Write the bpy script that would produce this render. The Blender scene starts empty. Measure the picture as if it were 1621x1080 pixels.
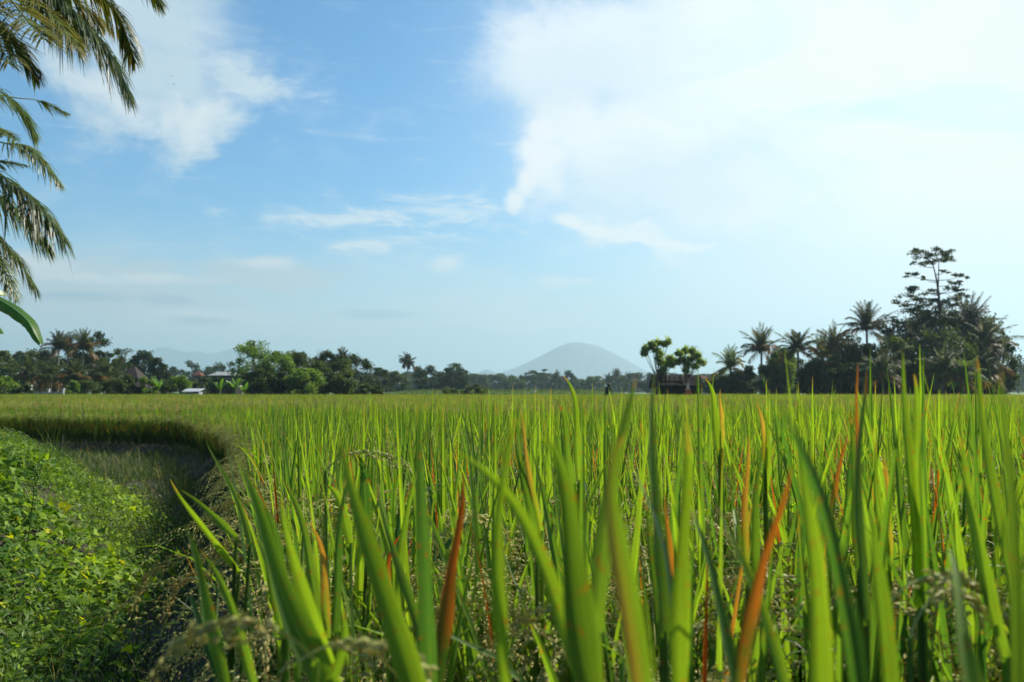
import bpy, math, random
import numpy as np
from mathutils import Vector
R = math.radians
rng = np.random.default_rng(7)
random.seed(7)
S = bpy.context.scene
COL = S.collection
H = 1.2                       # eye height
F = 1450.0                    # focal length in photo pixels (1621 wide)
PITCH = math.atan(78 / F)
CP, SP = math.cos(PITCH), math.sin(PITCH)

def at(px, py, Y):
    """world point seen at a photo pixel, Y metres ahead"""
    a, b = (px - 810.5) / F, (540 - py) / F
    d = np.array([a, CP - b * SP, SP + b * CP])
    return np.array([0, 0, H]) + d * (Y / d[1])

# ------------------------------------------------------------------ helpers
def tag(o, label=None, cat=None, group=None, kind=None):
    if label: o['label'] = label
    if cat: o['category'] = cat
    if group: o['group'] = group
    if kind: o['kind'] = kind
    return o

def thing(name, label, cat, loc=(0, 0, 0), group=None, rz=0.0):
    o = bpy.data.objects.new(name, None)
    COL.objects.link(o)
    o.empty_display_size = 0.2
    o.location = loc
    o.rotation_euler = (0, 0, rz)
    return tag(o, label, cat, group)

def dup(root, loc, rz=0.0, sc=1.0, label=None, group=None):
    r = root.copy(); COL.objects.link(r)
    r.location = loc; r.rotation_euler = (0, 0, rz); r.scale = (sc, sc, sc)
    if label: r['label'] = label
    if group: r['group'] = group
    for ch in list(root.children):
        c = ch.copy(); COL.objects.link(c); c.parent = r
        for g in ch.children:
            d = g.copy(); COL.objects.link(d); d.parent = c
    return r

class Geo:
    def __init__(s):
        s.V, s.T, s.D, s.A, s.F3, s.F4, s.M3, s.M4, s.n = [], [], [], [], [], [], [], [], 0
    def add(s, V, Fc, tone=0.5, dry=0.0, mat=0, acr=0.55):
        V = np.asarray(V, float).reshape(-1, 3)
        Fc = np.asarray(Fc, int)
        n = len(V)
        s.V.append(V)
        s.T.append(np.broadcast_to(np.asarray(tone, float), (n,)))
        s.D.append(np.broadcast_to(np.asarray(dry, float), (n,)))
        s.A.append(np.broadcast_to(np.asarray(acr, float), (n,)))
        if Fc.shape[1] == 3:
            s.F3.append(Fc + s.n); s.M3.append(np.full(len(Fc), mat))
        else:
            s.F4.append(Fc + s.n); s.M4.append(np.full(len(Fc), mat))
        s.n += n
    def merge(s, o, offset=(0, 0, 0), rz=0.0, sc=1.0):
        c, k = math.cos(rz), math.sin(rz)
        M = np.array([[c, -k, 0], [k, c, 0], [0, 0, 1]]) * sc
        for V, T, D, A in zip(o.V, o.T, o.D, o.A):
            s.V.append(V @ M.T + np.asarray(offset)); s.T.append(T); s.D.append(D); s.A.append(A)
        s.F3 += [f + s.n for f in o.F3]; s.F4 += [f + s.n for f in o.F4]
        s.M3 += o.M3; s.M4 += o.M4
        s.n += o.n
    def mesh(s, name, mats, smooth=False):
        me = bpy.data.meshes.new(name)
        V = np.concatenate(s.V); n = len(V)
        f3 = np.concatenate(s.F3) if s.F3 else np.zeros((0, 3), int)
        f4 = np.concatenate(s.F4) if s.F4 else np.zeros((0, 4), int)
        me.vertices.add(n)
        me.vertices.foreach_set('co', V.astype(np.float32).ravel())
        loops = np.concatenate([f3.ravel(), f4.ravel()]).astype(np.int32)
        me.loops.add(len(loops)); me.loops.foreach_set('vertex_index', loops)
        st = np.concatenate([np.arange(len(f3)) * 3, len(f3) * 3 + np.arange(len(f4)) * 4]).astype(np.int32)
        me.polygons.add(len(st)); me.polygons.foreach_set('loop_start', st)
        mi = np.concatenate([np.concatenate(s.M3) if s.M3 else np.zeros(0, int), np.concatenate(s.M4) if s.M4 else np.zeros(0, int)])
        me.polygons.foreach_set('material_index', mi.astype(np.int32))
        me.polygons.foreach_set('use_smooth', np.full(len(st), smooth))
        for nm, A in (('tone', s.T), ('dry', s.D), ('across', s.A)):
            a = me.attributes.new(nm, 'FLOAT', 'POINT')
            a.data.foreach_set('value', np.concatenate(A).astype(np.float32))
        for m in (mats if isinstance(mats, (list, tuple)) else [mats]):
            me.materials.append(m)
        me.update(calc_edges=True)
        me.validate()
        return me
    def build(s, name, mats, parent=None, smooth=False):
        o = bpy.data.objects.new(name, s.mesh(name, mats, smooth))
        COL.objects.link(o)
        if parent is not None: o.parent = parent
        return o

def norm(v):
    v = np.asarray(v, float)
    return v / (np.linalg.norm(v, axis=-1, keepdims=True) + 1e-9)

def tube(g, pts, rad, sides=6, tone=0.5, mat=0, dry=0.0):
    pts = np.asarray(pts, float); k = len(pts)
    rad = np.broadcast_to(np.asarray(rad, float), (k,))
    T = norm(np.gradient(pts, axis=0))
    ref = np.array([0, 0, 1.0]) if abs(T[:, 2]).mean() < 0.8 else np.array([0, 1.0, 0.01])
    A = norm(np.cross(T, ref)); B = np.cross(T, A)
    an = np.arange(sides) * 2 * math.pi / sides
    V = pts[:, None] + rad[:, None, None] * (np.cos(an)[None, :, None] * A[:, None] + np.sin(an)[None, :, None] * B[:, None])
    i = np.arange(k - 1)[:, None] * sides; j = np.arange(sides)[None]; j2 = (j + 1) % sides
    Fc = np.stack([i + j, i + j2, i + sides + j2, i + sides + j], -1).reshape(-1, 4)
    g.add(V.reshape(-1, 3), Fc, tone, dry, mat)

def box(g, c, d, rz=0.0, mat=0, taper=1.0, tone=0.5):
    x, y, z = np.array(d) / 2
    V = np.array([[-x, -y, -z], [x, -y, -z], [x, y, -z], [-x, y, -z], [-x * taper, -y * taper, z], [x * taper, -y * taper, z], [x * taper, y * taper, z], [-x * taper, y * taper, z]])
    c_, s_ = math.cos(rz), math.sin(rz)
    V = V @ np.array([[c_, -s_, 0], [s_, c_, 0], [0, 0, 1]]).T + np.array(c)
    g.add(V, [[0, 3, 2, 1], [4, 5, 6, 7], [0, 1, 5, 4], [1, 2, 6, 5], [2, 3, 7, 6], [3, 0, 4, 7]], tone, 0, mat)

def strip(g, pts, side, w, fold=0.25, tone=0.5, dry=0.0, mat=0):
    """folded leaf blade: three vertices per row"""
    pts = np.asarray(pts, float); k = len(pts)
    T = norm(np.gradient(pts, axis=0))
    side = np.broadcast_to(np.asarray(side, float), (k, 3))
    side = norm(side - (side * T).sum(-1, keepdims=True) * T)
    N = np.cross(side, T)
    w = np.broadcast_to(np.asarray(w, float), (k,))[:, None]
    L = pts - side * w / 2 + N * w * fold; Rr = pts + side * w / 2 + N * w * fold
    V = np.stack([L, pts, Rr], 1).reshape(-1, 3)
    i = np.arange(k - 1) * 3
    Fc = np.concatenate([np.stack([i, i + 1, i + 4, i + 3], -1), np.stack([i + 1, i + 2, i + 5, i + 4], -1)])
    dry = np.asarray(dry, float)
    if dry.ndim == 1: dry = np.repeat(dry, 3)
    elif dry.ndim == 2: dry = dry.reshape(-1)
    g.add(V, Fc, tone, dry, mat, np.tile([-1.0, 0.0, 1.0], k))

def arc(base, az, tilt, droop, L, k, power=1.7, wob=0.0):
    s = np.linspace(0, 1, k)
    th = tilt + droop * s ** power
    az = az + wob * s
    d = np.stack([np.sin(th) * np.sin(az), np.sin(th) * np.cos(az), np.cos(th)], -1)
    mid = (d[1:] + d[:-1]) / 2 * (L / (k - 1))
    return np.asarray(base, float) + np.concatenate([np.zeros((1, 3)), np.cumsum(mid, 0)])

def blade_w(k, w):
    s = np.linspace(0, 1, k)
    return w * np.minimum(1, ((1 - s) / 0.62)) ** 0.85 * (0.6 + 0.4 * np.minimum(1, s / 0.25)) + 0.0004

def blade(g, base, az, tilt, droop, L, w, k=6, fold=0.22, tone=0.5, drytip=0.0, twist=0.0, mat=0, power=1.7):
    p = arc(base, az, tilt, droop, L, k, power, random.uniform(-0.3, 0.3))
    tw = twist + np.linspace(0, random.uniform(-0.7, 0.7), k)
    side = np.stack([np.cos(az + tw), -np.sin(az + tw), 0.0 * tw], -1)
    s = np.linspace(0, 1, k)
    dry = np.clip((s - (1 - drytip)) / 0.25, 0, 1) if drytip > 0 else 0.0
    strip(g, p, side, blade_w(k, w), fold, tone, dry, mat)

def grains(g, C, D, L, W, tone, dry=0.0, mat=0):
    n = len(C)
    if n == 0: return
    D = norm(D)
    A = norm(np.cross(D, rng.normal(size=(n, 3)))); B = np.cross(D, A)
    L = np.broadcast_to(L, (n,))[:, None]; W = np.broadcast_to(W, (n,))[:, None]
    V = np.stack([C - D * L / 2, C + A * W / 2, C + B * W / 2 * .7, C - A * W / 2, C - B * W / 2 * .7, C + D * L / 2], 1)
    b = np.array([[0, 2, 1], [0, 3, 2], [0, 4, 3], [0, 1, 4], [5, 1, 2], [5, 2, 3], [5, 3, 4], [5, 4, 1]])
    Fc = (b[None] + np.arange(n)[:, None, None] * 6).reshape(-1, 3)
    g.add(V.reshape(-1, 3), Fc, np.repeat(np.broadcast_to(tone, (n,)), 6), np.repeat(np.broadcast_to(dry, (n,)), 6), mat)

def panicle(g, base, az, tilt, droop, L, nbr=7, gl=0.0085, gw=0.0036, step=0.0062, tone=0.5, dry=0.1, mat=0, stem=True):
    k = 9
    p = arc(base, az, tilt, droop, L, k, 1.0)
    if stem: tube(g, p, np.linspace(0.0013, 0.0004, k), 3, 0.3, mat)
    C, D = [], []
    for b in range(nbr):
        s = 0.25 + 0.7 * b / max(1, nbr - 1)
        i = s * (k - 1); i0 = min(int(i), k - 2); f = i - i0
        q = p[i0] * (1 - f) + p[i0 + 1] * f
        T = norm(p[i0 + 1] - p[i0])
        bl = L * (0.42 - 0.2 * s) * random.uniform(.8, 1.2)
        d0 = norm(T + np.array([random.uniform(-.24, .24), random.uniform(-.24, .24), random.uniform(-.2, .1)]))
        m = max(2, int(bl / step))
        t = np.linspace(0.15, 1, m)[:, None]
        pts = q + d0 * bl * t + np.array([0, 0, -1.0]) * bl * 0.45 * t ** 2
        C.append(pts + rng.normal(size=pts.shape) * gw * .55)
        dd = d0 + np.array([0, 0, -.9]) * t
        D.append(dd + rng.normal(size=pts.shape) * .28)
    C = np.concatenate(C); D = np.concatenate(D); n = len(C)
    grains(g, C, D, gl * rng.uniform(.85, 1.15, n), gw * rng.uniform(.8, 1.2, n), np.clip(tone + rng.normal(size=n) * .18, 0, 1), np.clip(dry + rng.normal(size=n) * .15, 0, 1), mat)

def leaves(g, C, size, up=0.4, aspect=0.5, tone=0.5, droop=0.0, mat=0, dry=0.0):
    """diamond leaves, slightly folded"""
    n = len(C)
    N = norm(rng.normal(size=(n, 3)) + np.array([0, 0, up * 2]))
    A = norm(np.cross(N, rng.normal(size=(n, 3))) + np.array([0, 0, -droop])); B = norm(np.cross(N, A))
    Ls = size * rng.uniform(.6, 1.35, (n, 1)); Ws = Ls * aspect
    V = np.stack([C - A * Ls / 2, C + B * Ws / 2 + N * Ws * .15, C + A * Ls / 2, C - B * Ws / 2 + N * Ws * .15], 1)
    i = np.arange(n)[:, None] * 4
    Fc = np.concatenate([np.concatenate([i, i + 1, i + 2], 1), np.concatenate([i, i + 2, i + 3], 1)])
    g.add(V.reshape(-1, 3), Fc, np.repeat(np.broadcast_to(tone, (n,)), 4), np.repeat(np.broadcast_to(dry, (n,)), 4), mat)

# ------------------------------------------------------------------ materials
def newmat(name):
    m = bpy.data.materials.new(name); m.use_nodes = True
    nt = m.node_tree
    for n in list(nt.nodes): nt.nodes.remove(n)
    out = nt.nodes.new('ShaderNodeOutputMaterial')
    return m, nt, out
def N(nt, t, **kw):
    n = nt.nodes.new(t)
    for k, v in kw.items(): setattr(n, k, v)
    return n
def mixc(nt, fac, a, b, blend='MIX'):
    n = N(nt, 'ShaderNodeMix', data_type='RGBA', blend_type=blend)
    for s, v in ((n.inputs[0], fac), (n.inputs[6], a), (n.inputs[7], b)):
        if hasattr(v, 'type') and hasattr(v, 'is_linked'): nt.links.new(v, s)
        elif isinstance(v, (int, float)): s.default_value = v
        else: s.default_value = (*v, 1)
    return n.outputs[2]
def math_(nt, op, a, b=0.5, c=None, clamp=False):
    n = N(nt, 'ShaderNodeMath', operation=op, use_clamp=clamp)
    for i, v in enumerate((a, b, c)):
        if v is None: continue
        if isinstance(v, (int, float)): n.inputs[i].default_value = v
        else: nt.links.new(v, n.inputs[i])
    return n.outputs[0]
def attr(nt, name):
    return N(nt, 'ShaderNodeAttribute', attribute_name=name).outputs['Fac']

def leaf_mat(name, ca, cb, dry=(.36, .105, .02), trans=0.45, tcol=(1.55, 1.45, .55), rough=.5, spec=.35, vary=.35, nscale=6.0, dry2=None, patch=0.0, spots=0.0):
    m, nt, out = newmat(name)
    oi = N(nt, 'ShaderNodeObjectInfo')
    t = math_(nt, 'ADD', attr(nt, 'tone'), math_(nt, 'MULTIPLY_ADD', oi.outputs['Random'], vary, -vary / 2), clamp=True)
    geo = N(nt, 'ShaderNodeNewGeometry')
    if patch:
        pn = N(nt, 'ShaderNodeTexNoise'); pn.inputs['Scale'].default_value = .22; pn.inputs['Detail'].default_value = 5
        nt.links.new(geo.outputs['Position'], pn.inputs['Vector'])
        t = math_(nt, 'ADD', t, math_(nt, 'MULTIPLY_ADD', pn.outputs['Fac'], 2.4 * patch, -1.2 * patch), clamp=True)
    col = mixc(nt, t, ca, cb)
    no = N(nt, 'ShaderNodeTexNoise'); no.inputs['Scale'].default_value = nscale; no.inputs['Detail'].default_value = 3
    nt.links.new(geo.outputs['Position'], no.inputs['Vector'])
    v = math_(nt, 'MULTIPLY_ADD', no.outputs['Fac'], 0.9, 0.55)
    ac = attr(nt, 'across')
    v = math_(nt, 'MULTIPLY', v, math_(nt, 'MULTIPLY_ADD', math_(nt, 'SINE', math_(nt, 'MULTIPLY', ac, 34.0)), .20, 1.0))
    rib = N(nt, 'ShaderNodeMapRange', interpolation_type='SMOOTHSTEP'); nt.links.new(math_(nt, 'ABSOLUTE', ac), rib.inputs[0])
    rib.inputs[1].default_value = .0; rib.inputs[2].default_value = .13; rib.inputs[3].default_value = 1.7; rib.inputs[4].default_value = 1.0
    v = math_(nt, 'MULTIPLY', v, rib.outputs[0])
    cm = N(nt, 'ShaderNodeVectorMath', operation='SCALE'); nt.links.new(col, cm.inputs[0]); nt.links.new(v, cm.inputs['Scale'])
    if dry2:
        sx = N(nt, 'ShaderNodeSeparateXYZ'); nt.links.new(geo.outputs['Position'], sx.inputs[0])
        sc_ = N(nt, 'ShaderNodeCombineXYZ'); nt.links.new(math_(nt, 'MULTIPLY', ac, 4.5), sc_.inputs[0]); nt.links.new(math_(nt, 'MULTIPLY', sx.outputs[2], 7.0), sc_.inputs[1])
        nt.links.new(math_(nt, 'MULTIPLY', math_(nt, 'ADD', sx.outputs[0], sx.outputs[1]), 9.0), sc_.inputs[2])
        stn = N(nt, 'ShaderNodeTexNoise'); stn.inputs['Scale'].default_value = 1.0; stn.inputs['Detail'].default_value = 4
        nt.links.new(sc_.outputs[0], stn.inputs['Vector'])
        cs2 = N(nt, 'ShaderNodeVectorMath', operation='SCALE'); nt.links.new(cm.outputs[0], cs2.inputs[0])
        nt.links.new(math_(nt, 'MULTIPLY_ADD', stn.outputs['Fac'], 1.3, .35), cs2.inputs['Scale'])
        cm = cs2
        dfac = math_(nt, 'SUBTRACT', math_(nt, 'MULTIPLY', attr(nt, 'dry'), 1.75), math_(nt, 'MULTIPLY', stn.outputs['Fac'], 1.25), clamp=True)
    else: dfac = attr(nt, 'dry')
    col = mixc(nt, dfac, cm.outputs[0], mixc(nt, attr(nt, 'tone'), dry, dry2) if dry2 else dry)
    if spots:
        sn = N(nt, 'ShaderNodeTexNoise'); sn.inputs['Scale'].default_value = 150; sn.inputs['Detail'].default_value = 2
        nt.links.new(geo.outputs['Position'], sn.inputs['Vector'])
        sm = N(nt, 'ShaderNodeMapRange', interpolation_type='SMOOTHSTEP'); nt.links.new(sn.outputs['Fac'], sm.inputs[0])
        sm.inputs[1].default_value = .60; sm.inputs[2].default_value = .74; sm.inputs[3].default_value = 0; sm.inputs[4].default_value = spots
        col = mixc(nt, sm.outputs[0], col, dry)
    tc = mixc(nt, 1.0, col, tcol, 'MULTIPLY')
    p = N(nt, 'ShaderNodeBsdfPrincipled')
    nt.links.new(col, p.inputs['Base Color']); p.inputs['Roughness'].default_value = rough
    p.inputs['Specular IOR Level'].default_value = spec
    tr = N(nt, 'ShaderNodeBsdfTranslucent'); nt.links.new(tc, tr.inputs['Color'])
    mx = N(nt, 'ShaderNodeMixShader'); mx.inputs[0].default_value = trans
    nt.links.new(p.outputs[0], mx.inputs[1]); nt.links.new(tr.outputs[0], mx.inputs[2])
    nt.links.new(mx.outputs[0], out.inputs['Surface'])
    return m

def solid(name, ca, cb=None, scale=8.0, rough=.85, bump=0.0, stretch=(1, 1, 1), detail=6):
    m, nt, out = newmat(name)
    cb = cb or tuple(c * .55 for c in ca)
    tx = N(nt, 'ShaderNodeTexCoord'); mp = N(nt, 'ShaderNodeMapping'); mp.inputs['Scale'].default_value = stretch
    nt.links.new(tx.outputs['Object'], mp.inputs[0])
    no = N(nt, 'ShaderNodeTexNoise'); no.inputs['Scale'].default_value = scale; no.inputs['Detail'].default_value = detail
    nt.links.new(mp.outputs[0], no.inputs['Vector'])
    f = math_(nt, 'MULTIPLY_ADD', no.outputs['Fac'], 2.2, -.6, clamp=True)
    col = mixc(nt, f, ca, cb)
    p = N(nt, 'ShaderNodeBsdfPrincipled'); nt.links.new(col, p.inputs['Base Color']); p.inputs['Roughness'].default_value = rough
    p.inputs['Specular IOR Level'].default_value = .5 if rough < .6 else .12
    if bump:
        b = N(nt, 'ShaderNodeBump'); b.inputs['Strength'].default_value = bump; b.inputs['Distance'].default_value = .05
        nt.links.new(no.outputs['Fac'], b.inputs['Height']); nt.links.new(b.outputs[0], p.inputs['Normal'])
    nt.links.new(p.outputs[0], out.inputs['Surface'])
    return m

M_RICE = leaf_mat('rice_leaf', (.029, .084, .028), (.150, .242, .029), trans=.52, tcol=(2.2, 2.07, .41), rough=.5, spec=.28, vary=.4, nscale=9, dry=(.26, .062, .018), dry2=(.38, .225, .085), patch=.35, spots=.55)
M_GRAIN = leaf_mat('rice_grain', (.32, .39, .10), (.62, .58, .22), dry=(.40, .21, .08), trans=.3, tcol=(1.3, 1.15, .6), rough=.55, spec=.22)
M_WEED = leaf_mat('weed_leaf', (.055, .135, .018), (.30, .44, .034), dry=(.55, .55, .03), trans=.45, tcol=(1.6, 1.45, .35), rough=.58, spec=.2)
M_GRASS = leaf_mat('grass_blade', (.016, .040, .010), (.12, .21, .034), dry=(.36, .30, .14), trans=.4, rough=.5)
M_PALM = leaf_mat('palm_leaf', (.040, .080, .017), (.115, .18, .036), dry=(.30, .16, .035), trans=.4, tcol=(1.4, 1.2, .5), rough=.38, spec=.4)
M_RACHIS = solid('frond_stalk', (.24, .25, .10), (.13, .15, .05), 5)
M_TREE = leaf_mat('tree_leaf', (.036, .070, .018), (.088, .132, .028), trans=.35, spec=.2, nscale=1.2)
M_TREEB = leaf_mat('bright_leaf', (.085, .165, .026), (.18, .28, .038), trans=.42, spec=.2, nscale=1.2)
M_TREED = leaf_mat('dark_leaf', (.021, .043, .016), (.052, .084, .024), trans=.3, spec=.15, nscale=1.0)
M_DRYL = leaf_mat('dry_frond_leaf', (.16, .11, .05), (.24, .17, .08), trans=.25)
M_ROSE = leaf_mat('rosette_leaf', (.12, .21, .06), (.28, .38, .13), trans=.45, spec=.25, nscale=2)
M_BANANA = leaf_mat('banana_leaf', (.055, .14, .02), (.12, .25, .03), dry=(.30, .20, .08), trans=.45, tcol=(1.5, 1.6, .4), rough=.3, spec=.5, nscale=14)
M_BARK = solid('bark', (.16, .13, .10), (.07, .055, .04), 6, bump=.4, stretch=(1, 1, .3))
M_PALMBARK = solid('palm_bark', (.26, .24, .21), (.14, .12, .10), 5, bump=.3, stretch=(1, 1, 3))

# ------------------------------------------------------------------ layout of the field and the path
EDGE = [(-6, .2), (0, .0), (2.5, -.60), (5.2, -1.40), (8, -2.22), (13, -3.95), (17, -5.7), (20.5, -7.4)]
ey, ex = zip(*EDGE)
def rice_edge(y): return np.interp(y, ey, ex)
BACK = [(-60, 36), (-32, 29), (-13.5, 23), (-7.4, 20.5)]
bx, by = zip(*BACK)
def in_field(x, y):
    x = np.asarray(x); y = np.asarray(y)
    right = (y < 20.5) & (x > rice_edge(y))
    far = (y >= 20.5) & ((x > -7.4) | (y > np.interp(x, bx, by)))
    end = y < 86 + 3 * np.sin(x * .11)
    return (right | far) & end
WE = [(2.5, -1.9), (5, -2.4), (6.9, -2.9), (8, -3.25), (11.5, -4.95), (14, -6.7), (18, -10.2)]
wy, wx = zip(*WE)
def sstep(a, b, t):
    t = np.clip((t - a) / (b - a), 0, 1); return t * t * (3 - 2 * t)
def mound(x, y):
    d = np.interp(y, wy, wx) - x
    low = np.where(y < 20.5, rice_edge(y) - x, np.interp(x, bx, by) - y)
    return -.26 * sstep(-.05, .3, low) + .62 * sstep(-.1, 1.1, d) * sstep(4.6, 8, y) * sstep(18.5, 14.5, y) + .05 * np.sin(x * 3.1 + y) * np.sin(y * 2.3) * sstep(0, .5, d) + .03 * np.sin(x * 7 + 2 * np.sin(y * 3)) * sstep(0, .5, d)

# ------------------------------------------------------------------ ground
def make_ground():
    xs = np.concatenate([[-10000, -3000, -1200, -500, -200, -100, -60, -40, -28, -22], np.arange(-17, 4, .25), [5, 8, 14, 25, 40, 60, 100, 200, 500, 1200, 3000, 10000]])
    ys = np.concatenate([[-800, -300, -100, -40, -15, -8], np.arange(-4, 25, .25), [26, 29, 32, 40, 60, 85, 120, 200, 400, 900, 2000, 4000, 9700]])
    X, Y = np.meshgrid(xs, ys)
    Z = mound(X, Y)
    f = in_field(X, Y); Z = np.where(f, -.04, Z)
    V = np.stack([X, Y, Z], -1).reshape(-1, 3)
    nx = len(xs)
    i = np.arange(len(ys) - 1)[:, None] * nx + np.arange(nx - 1)[None]
    Fc = np.stack([i, i + 1, i + nx + 1, i + nx], -1).reshape(-1, 4)
    m, nt, out = newmat('ground_soil_and_grass')
    geo = N(nt, 'ShaderNodeNewGeometry')
    no = N(nt, 'ShaderNodeTexNoise'); no.inputs['Scale'].default_value = 1.3; no.inputs['Detail'].default_value = 8
    nt.links.new(geo.outputs['Position'], no.inputs['Vector'])
    soil = mixc(nt, no.outputs['Fac'], (.018, .014, .009), (.050, .038, .024))
    n2 = N(nt, 'ShaderNodeTexNoise'); n2.inputs['Scale'].default_value = .05; n2.inputs['Detail'].default_value = 6
    nt.links.new(geo.outputs['Position'], n2.inputs['Vector'])
    grs = mixc(nt, n2.outputs['Fac'], (.04, .09, .018), (.10, .16, .03))
    f = math_(nt, 'GREATER_THAN', attr(nt, 'tone'), .5)
    p = N(nt, 'ShaderNodeBsdfPrincipled'); p.inputs['Roughness'].default_value = .9
    nt.links.new(mixc(nt, f, soil, grs), p.inputs['Base Color'])
    b = N(nt, 'ShaderNodeBump'); b.inputs['Strength'].default_value = .5; b.inputs['Distance'].default_value = .06
    nt.links.new(no.outputs['Fac'], b.inputs['Height']); nt.links.new(b.outputs[0], p.inputs['Normal'])
    nt.links.new(p.outputs[0], out.inputs['Surface'])
    tone = np.where((Y > 88) | (np.abs(X) > 60) | (Y < -8), 1.0, 0.0).ravel()
    g = Geo(); g.add(V, Fc, tone)
    tag(g.build('ground', m, smooth=True), 'flat soil and grass land reaching to the horizon', 'ground', kind='structure')
make_ground()

# ------------------------------------------------------------------ rice
def clump(seed, height=1.0):
    """one rice plant: (foliage Geo, [panicle Geo], [dry leaf Geo])"""
    random.seed(seed)
    fo, pans, drys = Geo(), [], []
    n = random.randint(14, 18)
    for i in range(n):
        a = i * 2.399 + random.uniform(-.4, .4)
        r0 = .035 * math.sqrt((i + .5) / n); r1 = r0 + random.uniform(.02, .09)
        zt = height * random.uniform(.62, .80)
        b = np.array([r0 * math.sin(a), r0 * math.cos(a), -.04]); t = np.array([r1 * math.sin(a), r1 * math.cos(a), zt])
        mid = (b + t) / 2 + np.array([random.uniform(-.01, .01), random.uniform(-.01, .01), 0])
        tube(fo, [b, mid, t], [.0032, .0028, .0022], 4, random.uniform(.0, .4))
        tn = random.uniform(.1, .95)
        if random.random() < .92:
            blade(fo, t - (0, 0, .06), a + random.uniform(-1, 1), random.uniform(.02, .24), random.choice([0, .1, .2, .3, .3, random.uniform(.9, 2.0)]), height * random.choice([.2, .25, .3, .35, .42]) * random.uniform(.9, 1.1), random.uniform(.0095, .016), 7, tone=tn, drytip=random.choice([0, 0, 0, .1, .2]), twist=random.uniform(-1.2, 1.2))
        if random.random() < .5:
            blade(fo, b + (t - b) * random.uniform(.55, .8), a + random.uniform(-1.5, 1.5), random.uniform(.10, .4), random.uniform(.1, .8), height * random.uniform(.32, .48), random.uniform(.010, .014), 6, tone=random.uniform(.1, .9), drytip=random.choice([0, 0, .15, .35]), twist=random.uniform(-1, 1))
        if random.random() < .35:
            blade(fo, b + (t - b) * random.uniform(.25, .5), a + random.uniform(-1.5, 1.5), random.uniform(.25, .6), random.uniform(.3, 1.2), height * random.uniform(.28, .4), .010, 5, tone=random.uniform(.1, .8), drytip=random.choice([.2, .5, .8]), twist=random.uniform(-1, 1))
        if random.random() < .92:
            g = Geo()
            panicle(g, t - (0, 0, .02), a + random.uniform(-.8, .8), random.uniform(.1, .5), random.uniform(1.5, 2.5), random.uniform(.22, .31), random.randint(6, 8), gl=.0088, gw=.0038, step=.006, tone=random.uniform(.3, .9), dry=random.choice([.0, .0, .08, .25]))
            pans.append(g)
        if random.random() < .06:
            g = Geo()
            blade(g, b + (t - b) * random.uniform(.5, .95), a + random.uniform(-1, 1), random.uniform(.04, .3), random.uniform(0, .3), height * random.uniform(.3, .42), random.uniform(.008, .012), 6, tone=random.choice([.0, .1, .6, 1.0]), drytip=random.choice([.5, .7, .9, 1.3]), twist=random.uniform(-1, 1), fold=.4)
            drys.append(g)
    return fo, pans, drys

NV = 7
VAR = [clump(100 + i) for i in range(NV)]
FOL = [v[0].mesh('rice_foliage', M_RICE) for v in VAR]
PAN = [[p.mesh('rice_panicle', M_GRAIN) for p in v[1]] for v in VAR]
DRY = [[p.mesh('rice_dry_leaf', M_RICE) for p in v[2]] for v in VAR]

TOP = [max(float(np.max(V[:, 2])) for V in v[0].V) for v in VAR]
def plant_thing(v, loc, rz, sc, label, group):
    r = thing('rice_plant', label, 'rice plant', loc, group, rz)
    r.scale = (sc, sc, sc)
    for nm, lst in (('foliage', [FOL[v]]), ('panicle', PAN[v]), ('dry_leaf', DRY[v])):
        for me in lst:
            o = bpy.data.objects.new(nm, me); COL.objects.link(o); o.parent = r
    return r

# planting grid
def grid(x0, x1, y0, y1, d, jit):
    X, Y = np.meshgrid(np.arange(x0, x1, d), np.arange(y0, y1, d))
    X = X.ravel() + rng.uniform(-jit, jit, X.size); Y = Y.ravel() + rng.uniform(-jit, jit, Y.size)
    m = in_field(X, Y)
    return X[m], Y[m]
X, Y = grid(-9, 16, -3.5, 15.5, .192, .06)
Xb, Yb = grid(-30, -2, 15.5, 31, .215, .06)      # the ragged front rows of the far side
fr = ~in_field(Xb - .9, Yb - 1.5) & (Yb >= 15.5)
Xb, Yb = Xb[fr], Yb[fr]
X, Y = np.concatenate([X, Xb]), np.concatenate([Y, Yb])
dist = np.hypot(X, Y)
keep = dist > .62
PXL = 810.5 + X / np.maximum(Y, .01) * F
near = (Y > 0) & (np.abs(PXL - 810) < 900)
keep &= ~(near & (Y < 1.3) & (PXL < 1020)) & ~(near & (Y < 1.0))
keep &= ~((Y > -.4) & (Y < .55) & (np.abs(X) < .9))
X, Y, dist, PXL = X[keep], Y[keep], dist[keep], PXL[keep]
view = (Y > .5) & (PXL > -60) & (PXL < 1690)
order = np.argsort(np.where(view, Y, 1e9))
sel = order[:275]
isthing = np.zeros(len(X), bool); isthing[sel] = True
def swell(x, y): return .05 * math.sin(x * .55 + 1) * math.sin(y * .4) + .03 * math.sin(x * 1.9 + y * 1.3)
def hvar(x, y):      # tall near the camera's right, a bit lower along the edge of the path
    e = x - rice_edge(y)
    return 1.0 + swell(x, y) - .13 * float(sstep(6, 16, y)) - .10 * float(sstep(.5, 0, e)) * float(sstep(5, 7, y)) + .04 * float(sstep(6, 4, y)) * float(sstep(.7, .1, e)) + .03 * float(sstep(3.2, 1.2, y)) + .12 * float(sstep(4.5, 1.2, y)) * float(sstep(.0, .35, x / max(y, .3)))
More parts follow.
